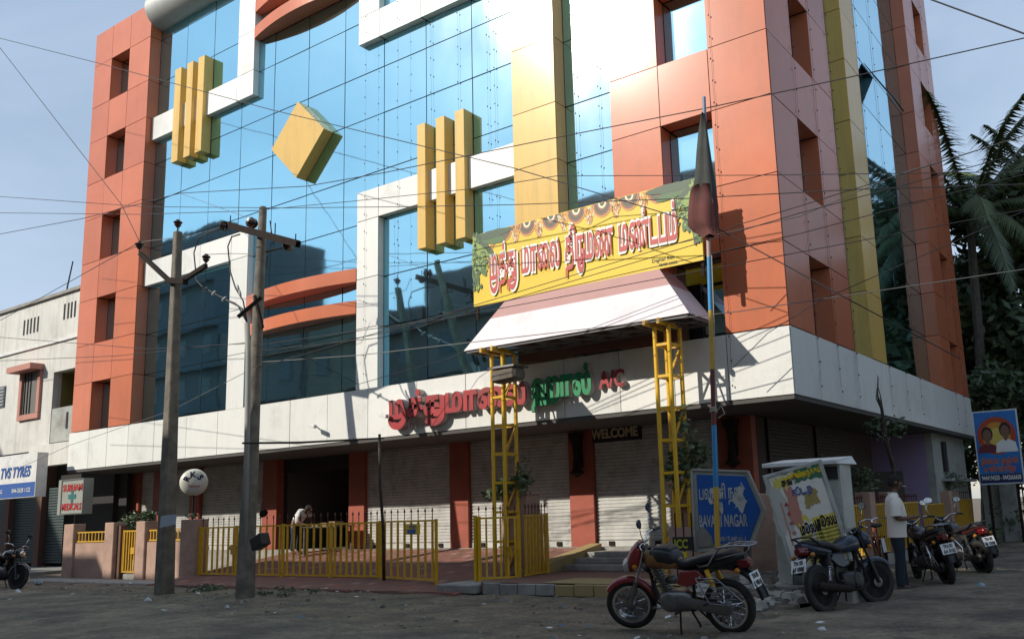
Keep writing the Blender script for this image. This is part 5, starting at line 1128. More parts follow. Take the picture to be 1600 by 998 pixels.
tag(b.build('rubble_heap', [CONC, mat('pale_rubble',(0.48,0.46,0.41),.9,var=.3,vscale=5,dirt=.4,dscale=6)]), kind='stuff')
b = MB()
for k in range(420):
    x = rr.uniform(-26,-3); y = rr.uniform(8.6,14); stone(b,(x,y,gz(x,y)),rr.choice([.012,.02,.03,.05])*rr.uniform(.7,1.3),rr,rr.choice([0,1]))
tag(b.build('gravel', [CONC, CONL]), kind='stuff')
def litter(c, s, seed, label, m, cat='plastic bag'):
    r = random.Random(seed); b = MB(); n = 9; vs = []
    for i in range(5):
        for j in range(n):
            t = 2*math.pi*j/n; rad = s*(1,1.15,.9,.5,.1)[i]*r.uniform(.75,1.2); vs.append(Vector(c)+V(math.cos(t)*rad,math.sin(t)*rad*.7,s*(0,.35,.8,1.1,1.3)[i]*r.uniform(.8,1.1)))
    fs = [(i*n+j,i*n+(j+1)%n,(i+1)*n+(j+1)%n,(i+1)*n+j) for i in range(4) for j in range(n)]+[tuple(range(4*n,5*n))]
    b.add(vs,fs); tag(b.build('plastic_bag', m), label, cat)
BAG = mat('white_plastic',(0.55,0.57,0.58),.5,dirt=.3,dscale=8); BAGB = mat('blue_grey_plastic',(0.25,0.33,0.38),.5,dirt=.3)
for (px,py,s,lb,m) in ((37,908,.24,'upright white crumpled bag beside the left motorcycle',BAG),(60,912,.17,'bluish crumpled bag right of the white bag',BAGB),(27,925,.10,'flat white scrap in front of the white bag',BAG),(231,938,.09,'small white scrap beside the foot of the square pole',BAG),(388,925,.10,'white rag at the foot of the crossarm pole',BAG),(1285,985,.07,'pale wrapper on the road behind the dark motorcycle',BAG),(1533,917,.10,'flattened greenish bottle wrapper on the road at the right',BAGB),(355,948,.06,'thin white paper scrap on the dirt right of the square pole',BAG)):
    p = AZ_(px,py,.02); litter((p.x,p.y,0),s*.8,px,lb,m,'litter')
b = MB()
for k in range(16):
    x = rr.choice([-19.3,-18.9,-15.6])+rr.gauss(0,.5); y = rr.uniform(11.6,12.9); leaves(b,(x,y,.05),(.25,.15,.07),40,.035,0,.1,rr)
tag(b.build('roadside_grass', LEAFD), kind='stuff')
b = MB()
for k in range(90):
    x = rr.uniform(-24,-3.2) if k%3 else rr.uniform(-7,-4.2); y = rr.uniform(9,13.6); s_ = rr.uniform(.02,.07); a = rr.uniform(0,3.1); z = .035+rr.uniform(0,.02)
    c_, d_2 = V(math.cos(a),math.sin(a),rr.uniform(-.2,.3))*s_, V(-math.sin(a),math.cos(a),rr.uniform(-.1,.3))*s_*rr.uniform(.4,.9)
    p = V(x,y,z); b.add([p-c_,p+d_2,p+c_,p-d_2],[(0,1,2,3)],rr.choice([0,0,1,2]))
tag(b.build('litter_scraps', [BAG, mat('brown_scrap',(0.20,0.13,0.07),.9), mat('blue_scrap',(0.06,0.12,0.22),.7)]), kind='stuff')
b = MB()
for k in range(46):
    x = rr.choice([-26,-21,-18.2,-17,-14.5,-10,-6.5])+rr.gauss(0,1.1); y = 10.8+rr.gauss(0,1.0)
    for q in range(14):
        stone(b,(x+rr.gauss(0,.22),y+rr.gauss(0,.10),.0),rr.uniform(.008,.028),rr,rr.choice([0,1]))
tag(b.build('loose_chippings', [CONC, CONL]), kind='stuff')
# ------------------------------------------------------------------ motorcycles
BK = 1.05
def wheel(parent, cx, cz, r, w_, steer=None, alloy=False, drum=.075):
    M = steer or Matrix.Identity(4)
    wo = MB(); n = 36
    prof = [(r-.075,-w_*.36),(r-.05,-w_*.5),(r-.02,-w_*.45),(r,-w_*.2),(r,w_*.2),(r-.02,w_*.45),(r-.05,w_*.5),(r-.075,w_*.36)]
    wo.lathe(prof+[prof[0]], (cx,0,cz), (0,1,0), n); wo.xf(M); t = wo.build('tyre', RUBBER, parent, smooth=True, auto=50, world=False)
    b = MB(); b.lathe([(r-.10,-w_*.34),(r-.074,-w_*.38),(r-.072,0),(r-.074,w_*.38),(r-.10,w_*.34),(r-.092,0),(r-.10,-w_*.34)],(cx,0,cz),(0,1,0),n); b.xf(M); b.build('rim', BLKPL if alloy else CHROME, t, smooth=True, auto=40, world=False)
    b = MB(); b.lathe([(.02,-.07),(drum,-.06),(drum,.04),(.04,.07),(.02,.08)],(cx,0,cz),(0,1,0),18); b.xf(M); b.build('hub', ALU, t, smooth=True, auto=40, world=False)
    b = MB()
    if alloy:
        for k in range(6):
            a = k*math.pi/3; d = V(math.cos(a),0,math.sin(a)); b.bar(V(cx,0,cz)+d*.05,V(cx,0,cz)+d*(r-.095),.035,.03,up=(0,1,0))
    else:
        for k in range(32):
            a = k*math.pi/16; d = V(math.cos(a),0,math.sin(a)); a2 = a+(.35 if k%2 else -.35); e = V(math.cos(a2),0,math.sin(a2)); s = .05 if k%4<2 else -.05
            b.tube([V(cx,s,cz)+d*drum*.8,V(cx,0,cz)+e*(r-.095)],.0028,4)
    b.xf(M); b.build('spokes', BLKPL if alloy else CHROME, t, world=False)
def arcpts(cx, cz, r, a0, a1, n=14, y=0): return [V(cx+r*math.cos(R(a0+(a1-a0)*k/n)), y, cz+r*math.sin(R(a0+(a1-a0)*k/n))) for k in range(n+1)]
def fender(pts, w_, parent, nm, m, M=None):
    b = MB(); n = 8; vs = []
    for i, p in enumerate(pts):
        c = pts[0].lerp(pts[-1],.5)
        d = (pts[min(i+1,len(pts)-1)]-pts[max(i-1,0)]).normalized(); nn = V(-d.z,0,d.x)
        for th in (0,-.012):
            for k in range(n+1):
                a = math.pi*k/n; vs.append(p+V(0,math.cos(a)*w_/2,0)+nn*((math.sin(a)-1)*.05+th)*FS[0])
    m_ = 2*(n+1); fs = []
    for i in range(len(pts)-1):
        for k in range(n): a = i*m_+k; fs.append((a,a+1,a+m_+1,a+m_)); q = a+n+1; fs.append((q,q+m_,q+m_+1,q+1))
        a = i*m_; fs.append((a,a+m_,a+m_+n+1,a+n+1)); fs.append((a+n,a+2*n+1,a+m_+2*n+1,a+m_+n))
    b.add(vs,fs); 
    if M: b.xf(M)
    return b.build(nm, m, parent, smooth=True, auto=45, world=False)
FS = [1]
def motorcycle(name, label, paint, loc, heading, lean=-7, steer=0, plate=('TN 05','E 9814'), style='red', tankm=None, tail=None):
    EN = ALU if style == 'red' else DENG; FK = CHROME if style == 'red' else BLKPL
    """commuter motorcycle: x forward, y left, wheels at -.64 and +.64"""
    t = thing(name, label, 'motorcycle', (0,0,0)); rw, fw_ = .31, .305; rx, fxx = -.64, .65
    tankm = tankm or paint
    S = Matrix.Translation((.50,0,.62)) @ Matrix.Rotation(R(25),4,'Y').inverted() @ Matrix.Rotation(R(steer),4,'Z') @ Matrix.Rotation(R(25),4,'Y') @ Matrix.Translation((-.50,0,-.62))
    alloy = style != 'red'
    wheel(t, rx, rw, rw, .10, None, alloy, .08); wheel(t, fxx, fw_, fw_, .085, S, alloy, .07)
    # fork, triple clamp, front fender
    for s in (1,-1):
        b = MB(); b.tube([(fxx-.0,s*.085,fw_),(fxx-.12,s*.085,fw_+.30)],.026,10); b.tube([(fxx-.12,s*.085,fw_+.30),(fxx-.27,s*.085,fw_+.66)],.016,10,1); b.xf(S); b.build('fork_leg',[EN,FK],t,smooth=True,auto=40,world=False)
    FS[0] = 1; pts = arcpts(fxx,fw_,fw_+.045,168,38,12); pts[0] = pts[0]+V(-.01,0,-.02)
    fender(pts,.13,t,'front_fender',paint,S)
    # handlebar and controls
    hb = V(.36,0,.98); b = MB()
    for s in (1,-1): b.tube([hb,hb+V(.01,s*.07,.03),hb+V(0,s*.17,.10),hb+V(-.05,s*.24,.115),hb+V(-.12,s*.36,.10)],.0115,8)
    b.xf(S); b.build('handlebar',CHROME,t,smooth=True,world=False)
    for s in (1,-1):
        b = MB(); b.tube([hb+V(-.075,s*.27,.113),hb+V(-.125,s*.38,.10)],.019,10); b.xf(S); b.build('grip',BLKPL,t,smooth=True,auto=40,world=False)
        b = MB(); b.tube([hb+V(-.03,s*.22,.12),hb+V(.01,s*.27,.10),hb+V(-.03,s*.38,.085)],.006,5); b.xf(S); b.build('lever',CHROME,t,smooth=True,world=False)
        b = MB(); b.tube([hb+V(-.05,s*.24,.12),hb+V(-.03,s*.27,.23),hb+V(-.04,s*.31,.33)],.006,6); b.xf(S); mo = b.build('mirror_arm',CHROME,t,smooth=True,world=False)
        c = hb+V(-.04,s*.33,.38); b = MB(); b.lathe([(0,.022),(.045,.018),(.064,.0),(.064,-.012)],c,V(1,0,-.1),18); b.xf(Matrix.Translation(c) @ Matrix.Diagonal((1,1.25,.8,1)) @ Matrix.Translation(-c)); b.xf(S); b.build('mirror_shell',BLKPL,mo,smooth=True,auto=50,world=False)
        b = MB(); b.lathe([(0,-.0125),(.058,-.0125)],c,V(1,0,-.1),18); b.xf(Matrix.Translation(c) @ Matrix.Diagonal((1,1.25,.8,1)) @ Matrix.Translation(-c)); b.xf(S); b.build('mirror_glass',CHROME,mo,world=False)
    b = MB(); b.loft([(.38,0,1.0,.10,.035),(.44,0,1.01,.10,.05)],14,p=3); b.xf(S); b.build('instrument',BLKPL,t,smooth=True,auto=40,world=False)
    if style == 'red':   # pointed cowl
        b = MB(); b.loft([(.38,0,1.05,.02,.02),(.42,0,.97,.10,.09),(.47,0,.90,.13,.145),(.54,0,.84,.125,.14),(.60,0,.79,.10,.10),(.64,0,.76,.05,.05)],20,p=2.3); b.xf(S); b.build('headlight_cowl',paint,t,smooth=True,auto=60,world=False)
        b = MB(); b.loft([(.585,0,.80,.11,.10),(.655,0,.77,.09,.075),(.665,0,.77,.04,.03)],16,p=2.6); b.xf(S); b.build('headlight',mat('lens_%s'%name,(0.5,0.5,0.48),.1,coat=.5),t,smooth=True,auto=50,world=False)
    else:
        b = MB(); b.loft([(.40,0,.92,.06,.08),(.46,0,.90,.12,.12),(.54,0,.88,.12,.12),(.58,0,.87,.09,.09)],18,p=2.3); b.xf(S); b.build('headlight_cowl',paint,t,smooth=True,auto=60,world=False)
        b = MB(); b.lathe([(0,.03),(.07,.02),(.09,0)],(.575,0,.87),(1,0,0),18); b.xf(S); b.build('headlight',CHROME,t,smooth=True,world=False)
    # tank
    b = MB(); b.loft([(-.10,0,.80,.07,.05),(-.04,0,.815,.10,.085),(.08,0,.84,.135,.115),(.20,0,.85,.145,.12),(.30,0,.84,.125,.10),(.36,0,.83,.08,.07)],22,p=2.7); b.build('fuel_tank',tankm,t,smooth=True,auto=60,world=False)
    if style == 'red':
        b = MB(); b.loft([(-.09,0,.845,.085,.055),(0,0,.87,.135,.095),(.14,0,.885,.15,.10),(.24,0,.885,.13,.085),(.28,0,.88,.10,.06)],18,p=3.2); c_ = b.build('tank_cover',SEATM,t,smooth=True,auto=60,world=False)
        b = MB(); b.loft([(-.02,0,.94,.10,.03),(.02,0,.955,.115,.045),(.17,0,.96,.115,.045),(.21,0,.95,.10,.03)],16,p=4); b.build('tank_pouch',SEATM,c_,smooth=True,auto=50,world=False)
    b = MB(); b.lathe([(.04,0),(.04,.012),(.02,.015)],(.17,0,.965 if style!='red' else .99),n=14); b.build('fuel_cap',CHROME,t,smooth=True,auto=40,world=False)
    # seat
    b = MB(); b.loft([(-.84,0,.90,.06,.025),(-.78,0,.90,.10,.045),(-.60,0,.88,.125,.055),(-.40,0,.85,.135,.055),(-.22,0,.80,.13,.05),(-.10,0,.79,.10,.05),(-.06,0,.80,.06,.04)],18,p=3); b.build('seat',SEATM,t,smooth=True,auto=60,world=False)
    # side panels, tail
    for s in (1,-1):
        b = MB(); b.prism([(-.06,.57),(-.12,.72),(-.34,.73),(-.42,.66),(-.30,.57),(-.18,.54)],(0,s*.115,0),(1,0,0),(0,0,1),(0,-s*.05,0)); b.build('side_panel',paint,t,bevel=.01,world=False)
    b = MB(); b.loft([(-.36,0,.76,.10,.05),(-.60,0,.80,.11,.05),(-.82,0,.85,.09,.05),(-.92,0,.87,.06,.035)],14,p=3); b.build('tail_cowl',tail or (paint if style!='red' else BLKPL),t,smooth=True,auto=50,world=False)
    b = MB(); b.loft([(-.84,0,.80,.085,.07),(-.93,0,.80,.075,.06),(-.97,0,.80,.045,.04)],14,p=3); b.build('tail_light',REDLENS,t,smooth=True,auto=50,world=False)
    # rear fender and plate
    pts = arcpts(rx,rw,rw+.10,60,168,12); FS[0] = 1; fender(pts,.15,t,'rear_fender',BLKPL)
    pc_ = V(-1.0,0,.62); pn = V(-.93,0,.30 if style=='red' else .22).normalized(); pu = V(.30,0,.93).normalized(); pr = pu.cross(pn)*-1
    pr = V(0,-1,0)   # seen from behind, right is -y
    b = MB(); b.prism([(-.115,-.085),(.115,-.085),(.115,.085),(-.115,.085)],pc_,pr,pu,pn*.006); pl = b.build('number_plate',PLATE,t,bevel=0,world=False)
    n2 = pr.cross(pu)
    for i, s_ in enumerate(plate): text_obj('plate_lettering',s_,pc_+n2*.010+pu*(.04-.08*i),pr,pu,.075,INK,pl,offset=.03,ext=.001,width=.15 if i==0 else .19,world=False)
    b = MB(); b.tube([pc_+V(.03,0,.07),V(-.86,0,.76)],.015,6); b.build('plate_bracket',BLKPL,t,world=False)
    for s in (1,-1):
        for q, x, z in (('rear',-.86,.74),('front',.50,.80)):
            b = MB(); b.tube([(x,s*.06,z),(x,s*.13,z)],.010,6); b.lathe([(0,-.03),(.025,-.02),(.032,0),(.025,.025),(0,.035)],(x,s*.155,z),(0,1,0),12,1)
            if q == 'front': b.xf(S)
            b.build('indicator',[BLKPL,mat('amber_%s%d%s'%(name,s,q),(0.5,0.18,0.02),.2)],t,smooth=True,auto=50,world=False)
    # frame, engine, gearbox, exhaust
    b = MB(); b.tube([(.44,0,.88),(.34,0,.70),(.30,0,.34),(.12,0,.24),(-.18,0,.26),(-.22,0,.45),(-.2,0,.76)],.02,8)
    for s in (1,-1): b.tube([(-.1,s*.07,.74),(-.45,s*.09,.72),(-.85,s*.06,.80)],.014,6)
    b.tube([(.40,0,.80),(-.18,0,.72)],.024,8); b.build('frame',BLKPL,t,smooth=True,auto=40,world=False)
    b = MB(); b.loft([(-.20,0,.38,.09,.08),(-.14,0,.37,.135,.125),(.08,0,.36,.14,.13),(.19,0,.37,.11,.10),(.22,0,.38,.06,.06)],18,p=3); b.build('crankcase',EN,t,smooth=True,auto=45,world=False)
    for s in (1,-1):
        b = MB(); b.lathe([(.10,0),(.10,.02),(.08,.03),(0,.032)],(.06,s*.125,.36),(0,s,0),20); b.build('engine_cover',EN,t,smooth=True,auto=40,world=False)
    b = MB()
    for k in range(9): f = .052 if k<8 else .04; c = V(.13+.016*k,0,.48+.030*k); b.box(c.x-f-.02,c.x+f,-.075,.075,c.z,c.z+.012)
    b.tube([(.12,0,.46),(.26,0,.74)],.045,12); b.build('cylinder_fins',DSTEEL if style!='red' else ALU,t,world=False)
    b = MB(); b.loft([(-.0,0,.60,.05,.05),(.06,0,.60,.04,.05),(.12,0,.60,.03,.03)],10); b.build('carburettor',ALU,t,smooth=True,world=False)
    b = MB(); b.tube([(.26,-.03,.66),(.34,-.06,.52),(.30,-.11,.30),(.10,-.14,.24),(-.15,-.15,.25)],.021,8); b.tube([(-.15,-.15,.25),(-.24,-.155,.26),(-.80,-.16,.33),(-.90,-.16,.345)],[.03,.048,.055,.035],12); b.build('exhaust',WCHR if style=='red' else DSTEEL,t,smooth=True,auto=40,world=False)
    # left side chain case and swing arm
    b = MB(); b.loft([(-.70,.11,.30,.022,.055),(-.62,.11,.30,.026,.07),(-.14,.12,.37,.026,.06),(-.08,.12,.38,.02,.04)],12,p=3); b.build('chain_case',ALU if style=='red' else BLKPL,t,smooth=True,auto=40,world=False)
    for s in (1,-1):
        b = MB(); b.tube([(-.16,s*.08,.38),(rx,s*.08,rw)],.018,8); b.build('swing_arm',BLKPL,t,world=False)
        A, Bv = V(-.60,s*.13,.36), V(-.46,s*.11,.74); b = MB(); b.tube([A,Bv],.012,8,0); b.tube([A.lerp(Bv,.45),Bv],.028,10,1); sp = []
        for k in range(50): u_ = k/49; p = A.lerp(Bv,.08+.5*u_); a = k*.9; d = V(math.cos(a),0,math.sin(a)); sp.append(p+V(math.cos(a)*.028,math.sin(a)*.028,0))
        b.tube(sp,.006,4,0); b.build('rear_shock',[CHROME,YPAINT if style=='red' else RUBBER],t,smooth=True,world=False)
    # grab rail / carrier
    if style in ('red','guard'):
        b = MB()
        for s in (1,-1): b.tube([(-.38,s*.13,.77),(-.52,s*.155,.80),(-.60,s*.155,.90),(-.66,s*.13,.985),(-.80,s*.12,1.0),(-1.02,s*.10,1.0)],.012,8)
        b.tube([(-1.02,-.10,1.0),(-1.05,0,1.0),(-1.02,.10,1.0)],.011,6)
        for x in (-.72,-.82,-.92): b.tube([(x,-.12,1.0),(x,.12,1.0)],.008,6)
        for s in (-.05,.05): b.tube([(-.68,s,.99),(-1.03,s,1.0)],.008,6)
        b.tube([(-.62,.155,.86),(-.8,.14,.9),(-.98,.11,.93),(-1.02,.10,1.0)],.008,6); b.build('grab_rail',WCHR,t,smooth=True,world=False)
    if style == 'sport':
        b = MB()
        for s in (1,-1): b.tube([(-.60,s*.12,.86),(-.78,s*.12,.96),(-.92,s*.08,.97)],.013,6)
        b.tube([(-.92,-.08,.97),(-.94,0,.97),(-.92,.08,.97)],.013,6); b.build('grab_rail',BLKPL,t,smooth=True,world=False)
    if style in ('red','guard'):
        b = MB(); y = .20
        loop = [(-.36,y,.66),(-.62,y,.66),(-.92,y,.40),(-.88,y,.36),(-.50,y,.38),(-.36,y,.66)]
        b.tube(loop,.009,6)
        for k in range(4): b.tube([(-.40-.03*k,y,.62-.06*k),(-.66-.06*k,y,.62-.06*k)],.006,5)
        b.tube([(-.4,y,.66),(-.4,.1,.70)],.008,5); b.tube([(-.8,y,.38),(-.66,.1,.33)],.008,5); b.build('side_guard',WCHR,t,smooth=True,world=False)
    if style == 'guard':
        for s in (1,-1):
            b = MB(); b.tube([(-.55,s*.14,.70),(-.72,s*.24,.70),(-.86,s*.27,.58),(-.84,s*.26,.40),(-.70,s*.18,.34)],.014,8); b.build('crash_bar',CHROME,t,smooth=True,world=False)
    # pegs, stand, pedals
    for s in (1,-1):
        b = MB(); b.tube([(-.08,s*.12,.27),(-.08,s*.25,.27)],.016,8); b.build('foot_peg',RUBBER,t,world=False)
        b = MB(); b.tube([(-.42,s*.11,.36),(-.44,s*.22,.37)],.014,8); b.build('rear_peg',RUBBER,t,world=False)
    b = MB(); b.tube([(-.06,.10,.26),(-.10,.20,.10),(-.12,.235,.012)],.012,6); b.box(-.16,-.09,.21,.27,.0,.015); b.build('side_stand',DSTEEL,t,world=False)
    b = MB(); b.tube([(-.32,.15,.11),(-.31,.12,.12),(-.2,.07,.25),(-.2,-.07,.25),(-.31,-.12,.12)],.013,6); b.build('centre_stand',DSTEEL,t,world=False)
    b = MB(); b.tube([(.10,.14,.30),(.24,.15,.30)],.008,6); b.tube([(.24,.13,.31),(.24,.20,.31)],.012,6); b.build('gear_pedal',ALU,t,world=False)
    r_ = random.Random(len(label)); b = MB()
    for k in range(5): b.tube([hb+V(-.02,(.1-.04*k),.08),V(.44,(.12-.05*k),.98),V(.42,.05-.02*k,.74),V(.26,.03,.62)],.0045,4)
    b.build('cables',WIRE,t,smooth=True,world=False)
    t.matrix_world = Matrix.Translation(loc) @ Matrix.Rotation(R(heading),4,'Z') @ Matrix.Rotation(R(lean),4,'X') @ Matrix.Scale(BK,4)
    return t
DENG = mat('dark_engine_metal',(0.05,0.05,0.05),.5,metal=.5,dirt=.5,dscale=14)
RPAINT = mat('red_bike_paint',(0.26,0.022,0.025),.3,coat=.6,dirt=.35,dscale=6); TPAINT = mat('orange_red_panel',(0.38,0.06,0.015),.3,coat=.5,dirt=.2)
NPAINT = mat('navy_bike_paint',(0.016,0.028,0.055),.35,coat=.35,dirt=.3,dscale=6); KPAINT = mat('black_bike_paint',(0.015,0.015,0.018),.25,coat=.7,dirt=.3,dscale=7); MPAINT = mat('maroon_bike_paint',(0.035,0.004,0.008),.3,coat=.4,dirt=.25)
def mid(p, q, k=.5): a = AZ_(*p); c = AZ_(*q); return a.lerp(c,k), math.degrees(math.atan2(c.y-a.y,c.x-a.x))
m1, h1 = mid((1153,994),(989,979)); motorcycle('motorcycle','red motorcycle with silver carrier parked side on in the foreground beside the ochre kerb',RPAINT,(m1.x,m1.y,0),179,-8,22,('TN 05','E 9814'),'red',mat('tank_gold_red',(0.24,0.05,0.02),.3,coat=.5,col2=(0.30,0.20,0.05),vscale=3))
m2, h2 = mid((1287,962),(1378,940)); motorcycle('motorcycle','dark navy motorcycle seen from behind in front of the leaning poster cabinet',NPAINT,(m2.x,m2.y,0),h2-8,9 if 0 else -10,-22,('TN 05','AF 0880'),'sport')
m3 = AZ_(1488,915); motorcycle('motorcycle','black motorcycle with chrome crash bars parked right beside the standing man',KPAINT,(m3.x-.42,m3.y+.55,0),124,-9,-10,('TN 05','AA 8181'),'guard')
m4 = AZ_(1545,897); motorcycle('motorcycle','black and maroon motorcycle farthest right, its tail rail toward the billboard',KPAINT,(m4.x-.52,m4.y+.42,0),134,-8,-10,('TN 05','BL 5208'),'sport',tail=MPAINT)
m5 = AZ_(12,922); motorcycle('motorcycle','black motorcycle cut off by the left edge of the view near the tyre shop',KPAINT,(m5.x-1.0,m5.y+.25,-.02),8,-7,10,('TN 05','K 4417'),'sport')

# ------------------------------------------------------------------ bicycle
def bicycle(loc, heading):
    t = thing('bicycle','old roadster bicycle with worn orange frame standing left of the man','bicycle',(0,0,0)); OR = mat('worn_orange_paint',(0.35,0.11,0.05),.5,dirt=.5,dscale=8)
    r = .345
    for cx in (-.55,.55):
        b = MB(); b.lathe([(r-.03,-.014),(r-.01,-.019),(r,-.008),(r,.008),(r-.01,.019),(r-.03,.014),(r-.03,-.014)],(cx,0,r),(0,1,0),32); ty = b.build('tyre',RUBBER,t,smooth=True,auto=50,world=False)
        b = MB(); b.lathe([(r-.045,-.013),(r-.03,-.015),(r-.03,.015),(r-.045,.013),(r-.045,-.013)],(cx,0,r),(0,1,0),32); b.build('rim',CHROME,ty,world=False)
        b = MB()
        for k in range(28): a = k*2*math.pi/28; b.tube([V(cx,.03*(-1)**k,r)+V(math.cos(a),0,math.sin(a))*.02,V(cx,0,r)+V(math.cos(a+.3*(-1)**(k//2)),0,math.sin(a+.3*(-1)**(k//2)))*(r-.045)],.002,3)
        b.build('spokes',CHROME,ty,world=False)
        FS[0] = .5; fender(arcpts(cx,r,r+.03,150 if cx>0 else 175,20 if cx>0 else 10,14),.06,t,'mudguard',DSTEEL)
    for nm, pts, rr_ in (('top_tube',[(-.17,0,.85),(.36,0,.87)],.014),('down_tube',[(.37,0,.80),(-.05,0,.30)],.016),('seat_tube',[(-.05,0,.30),(-.19,0,.92)],.015),('chain_stay',[(-.05,.03,.30),(-.55,.05,r)],.010),('seat_stay',[(-.17,.02,.84),(-.55,.05,r)],.009),('head_tube',[(.35,0,.95),(.39,0,.76)],.020),('fork',[(.39,.04,.76),(.46,.05,.55),(.55,.05,r)],.012),('fork',[(.39,-.04,.76),(.46,-.05,.55),(.55,-.05,r)],.012)):
        b = MB(); b.tube(pts,rr_,8); b.build(nm,OR,t,smooth=True,auto=40,world=False)
    b = MB(); b.tube([(.34,0,.96),(.335,0,1.04)],.012,8); b.tube([(.15,.27,1.02),(.25,.26,1.03),(.36,.18,1.05),(.37,.08,1.07),(.335,0,1.04),(.37,-.08,1.07),(.36,-.18,1.05),(.25,-.26,1.03),(.15,-.27,1.02)],.011,8); b.build('handlebar',CHROME,t,smooth=True,world=False)
    for s in (1,-1): b = MB(); b.tube([(.25,s*.26,1.03),(.13,s*.272,1.02)],.016,8); b.build('grip',BLKPL,t,smooth=True,world=False)
    b = MB(); b.loft([(-.34,0,.95,.10,.035),(-.26,0,.955,.11,.035),(-.12,0,.95,.05,.025),(-.04,0,.945,.02,.015)],14,p=2.3); b.build('saddle',SEATM,t,smooth=True,world=False)
    b = MB(); b.lathe([(.02,0),(.095,0),(.095,.006),(.02,.006)],(-.05,.04,.30),(0,1,0),24); b.tube([(-.05,-.07,.30),(-.05,.07,.30)],.012,6); b.tube([(-.05,.07,.30),(.03,.08,.16)],.008,6); b.tube([(-.05,-.07,.30),(-.13,-.08,.44)],.008,6); b.build('crank',CHROME,t,world=False)
    b = MB(); b.bar((.0,.11,.16),(.06,.11,.16),.05,.02); b.build('pedal',RUBBER,t,world=False); b = MB(); b.bar((-.16,-.11,.44),(-.10,-.11,.44),.05,.02); b.build('pedal',RUBBER,t,world=False)
    b = MB(); 
    for y in (-.07,0,.07): b.tube([(-.30,y,.76),(-.78,y,.76)],.006,5)
    b.tube([(-.78,-.07,.76),(-.78,.07,.76)],.006,5); b.tube([(-.6,.07,.76),(-.55,.06,r)],.006,5); b.tube([(-.6,-.07,.76),(-.55,-.06,r)],.006,5); b.build('carrier',DSTEEL,t,world=False)
    b = MB(); b.prism([(-.03,-.12),(.03,-.12),(.03,.12),(-.03,.12)],(-.92,0,.62),(0,1,0),(0.2,0,1),(.01,0,0)); b.build('rear_reflector_strip',WPAINT,t,world=False)
    t.matrix_world = Matrix.Translation(loc) @ Matrix.Rotation(R(heading),4,'Z') @ Matrix.Rotation(R(-6),4,'X') @ Matrix.Scale(BK,4)
pb_ = AZ_(1392,905); bicycle((pb_.x-.28,pb_.y+.62,.0),112)

# ------------------------------------------------------------------ people
def skin_obj(name, pts, edges, mats, parent, sub=2, root=0):
    me = bpy.data.meshes.new(name); me.from_pydata([p[:3] for p in pts],edges,[])
    o = bpy.data.objects.new(name,me); COL.objects.link(o); o.parent = parent; me.materials.append(mats)
    sk = o.modifiers.new('skin','SKIN'); sk.use_smooth_shade = True; sk.branch_smoothing = .6
    if not me.skin_vertices: me.attributes
    sv = me.skin_vertices[0].data if me.skin_vertices else None
    if sv is None: return o
    for i, p in enumerate(pts): r_ = p[3]; sv[i].radius = r_ if isinstance(r_,tuple) else (r_,r_); sv[i].use_root = (i == root)
    s = o.modifiers.new('sub','SUBSURF'); s.levels = sub; s.render_levels = sub
    # freeze to a plain mesh
    dg = bpy.context.evaluated_depsgraph_get(); dg.update(); ev = o.evaluated_get(dg); nm = bpy.data.meshes.new_from_object(ev)
    o.modifiers.clear(); o.data = nm
    for p in nm.polygons: p.use_smooth = True
    nm.materials.clear() if 0 else None
    if not nm.materials: nm.materials.append(mats)
    return o
def skin_make(name, pts, edges, m, parent, sub=2):
    # operator-free creation of the skin layer through bmesh
    import bmesh
    me = bpy.data.meshes.new(name); bm = bmesh.new(); lay = bm.verts.layers.skin.verify(); vs = []
    for i, p in enumerate(pts):
        v = bm.verts.new(p[:3]); r_ = p[3]; v[lay].radius = r_ if isinstance(r_,tuple) else (r_,r_); v[lay].use_root = (i == 0); vs.append(v)
    for a, b_ in edges: bm.edges.new((vs[a],vs[b_]))
    bm.to_mesh(me); bm.free(); me.materials.append(m)
    o = bpy.data.objects.new(name,me); COL.objects.link(o)
    sk = o.modifiers.new('skin','SKIN'); sk.use_smooth_shade = True
    s = o.modifiers.new('sub','SUBSURF'); s.levels = sub; s.render_levels = sub
    dg = bpy.context.evaluated_depsgraph_get(); dg.update(); nm = bpy.data.meshes.new_from_object(o.evaluated_get(dg))
    o.modifiers.clear(); o.data = nm; nm.polygons.foreach_set('use_smooth',[True]*len(nm.polygons)); o.parent = parent
    return o
SKIN = mat('brown_skin',(0.16,0.075,0.045),.55,var=.12,vscale=9); HAIR = mat('black_hair',(0.006,0.005,0.005),.8,bump=.004,bscale=90)
SHIRT = mat('cream_shirt',(0.80,0.74,0.66),.85,bump=.012,bscale=9,var=.08); TROU = mat('dark_blue_trousers',(0.014,0.024,0.038),.85,bump=.012,bscale=8,var=.25)
SHIRT2 = mat('white_shirt',(0.68,0.68,0.66),.85,bump=.012,bscale=9)
def chainpts(P, E, pts, start=None):
    prev = start
    for p in pts:
        P.append(p); i = len(P)-1
        if prev is not None: E.append((prev,i))
        prev = i
    return prev
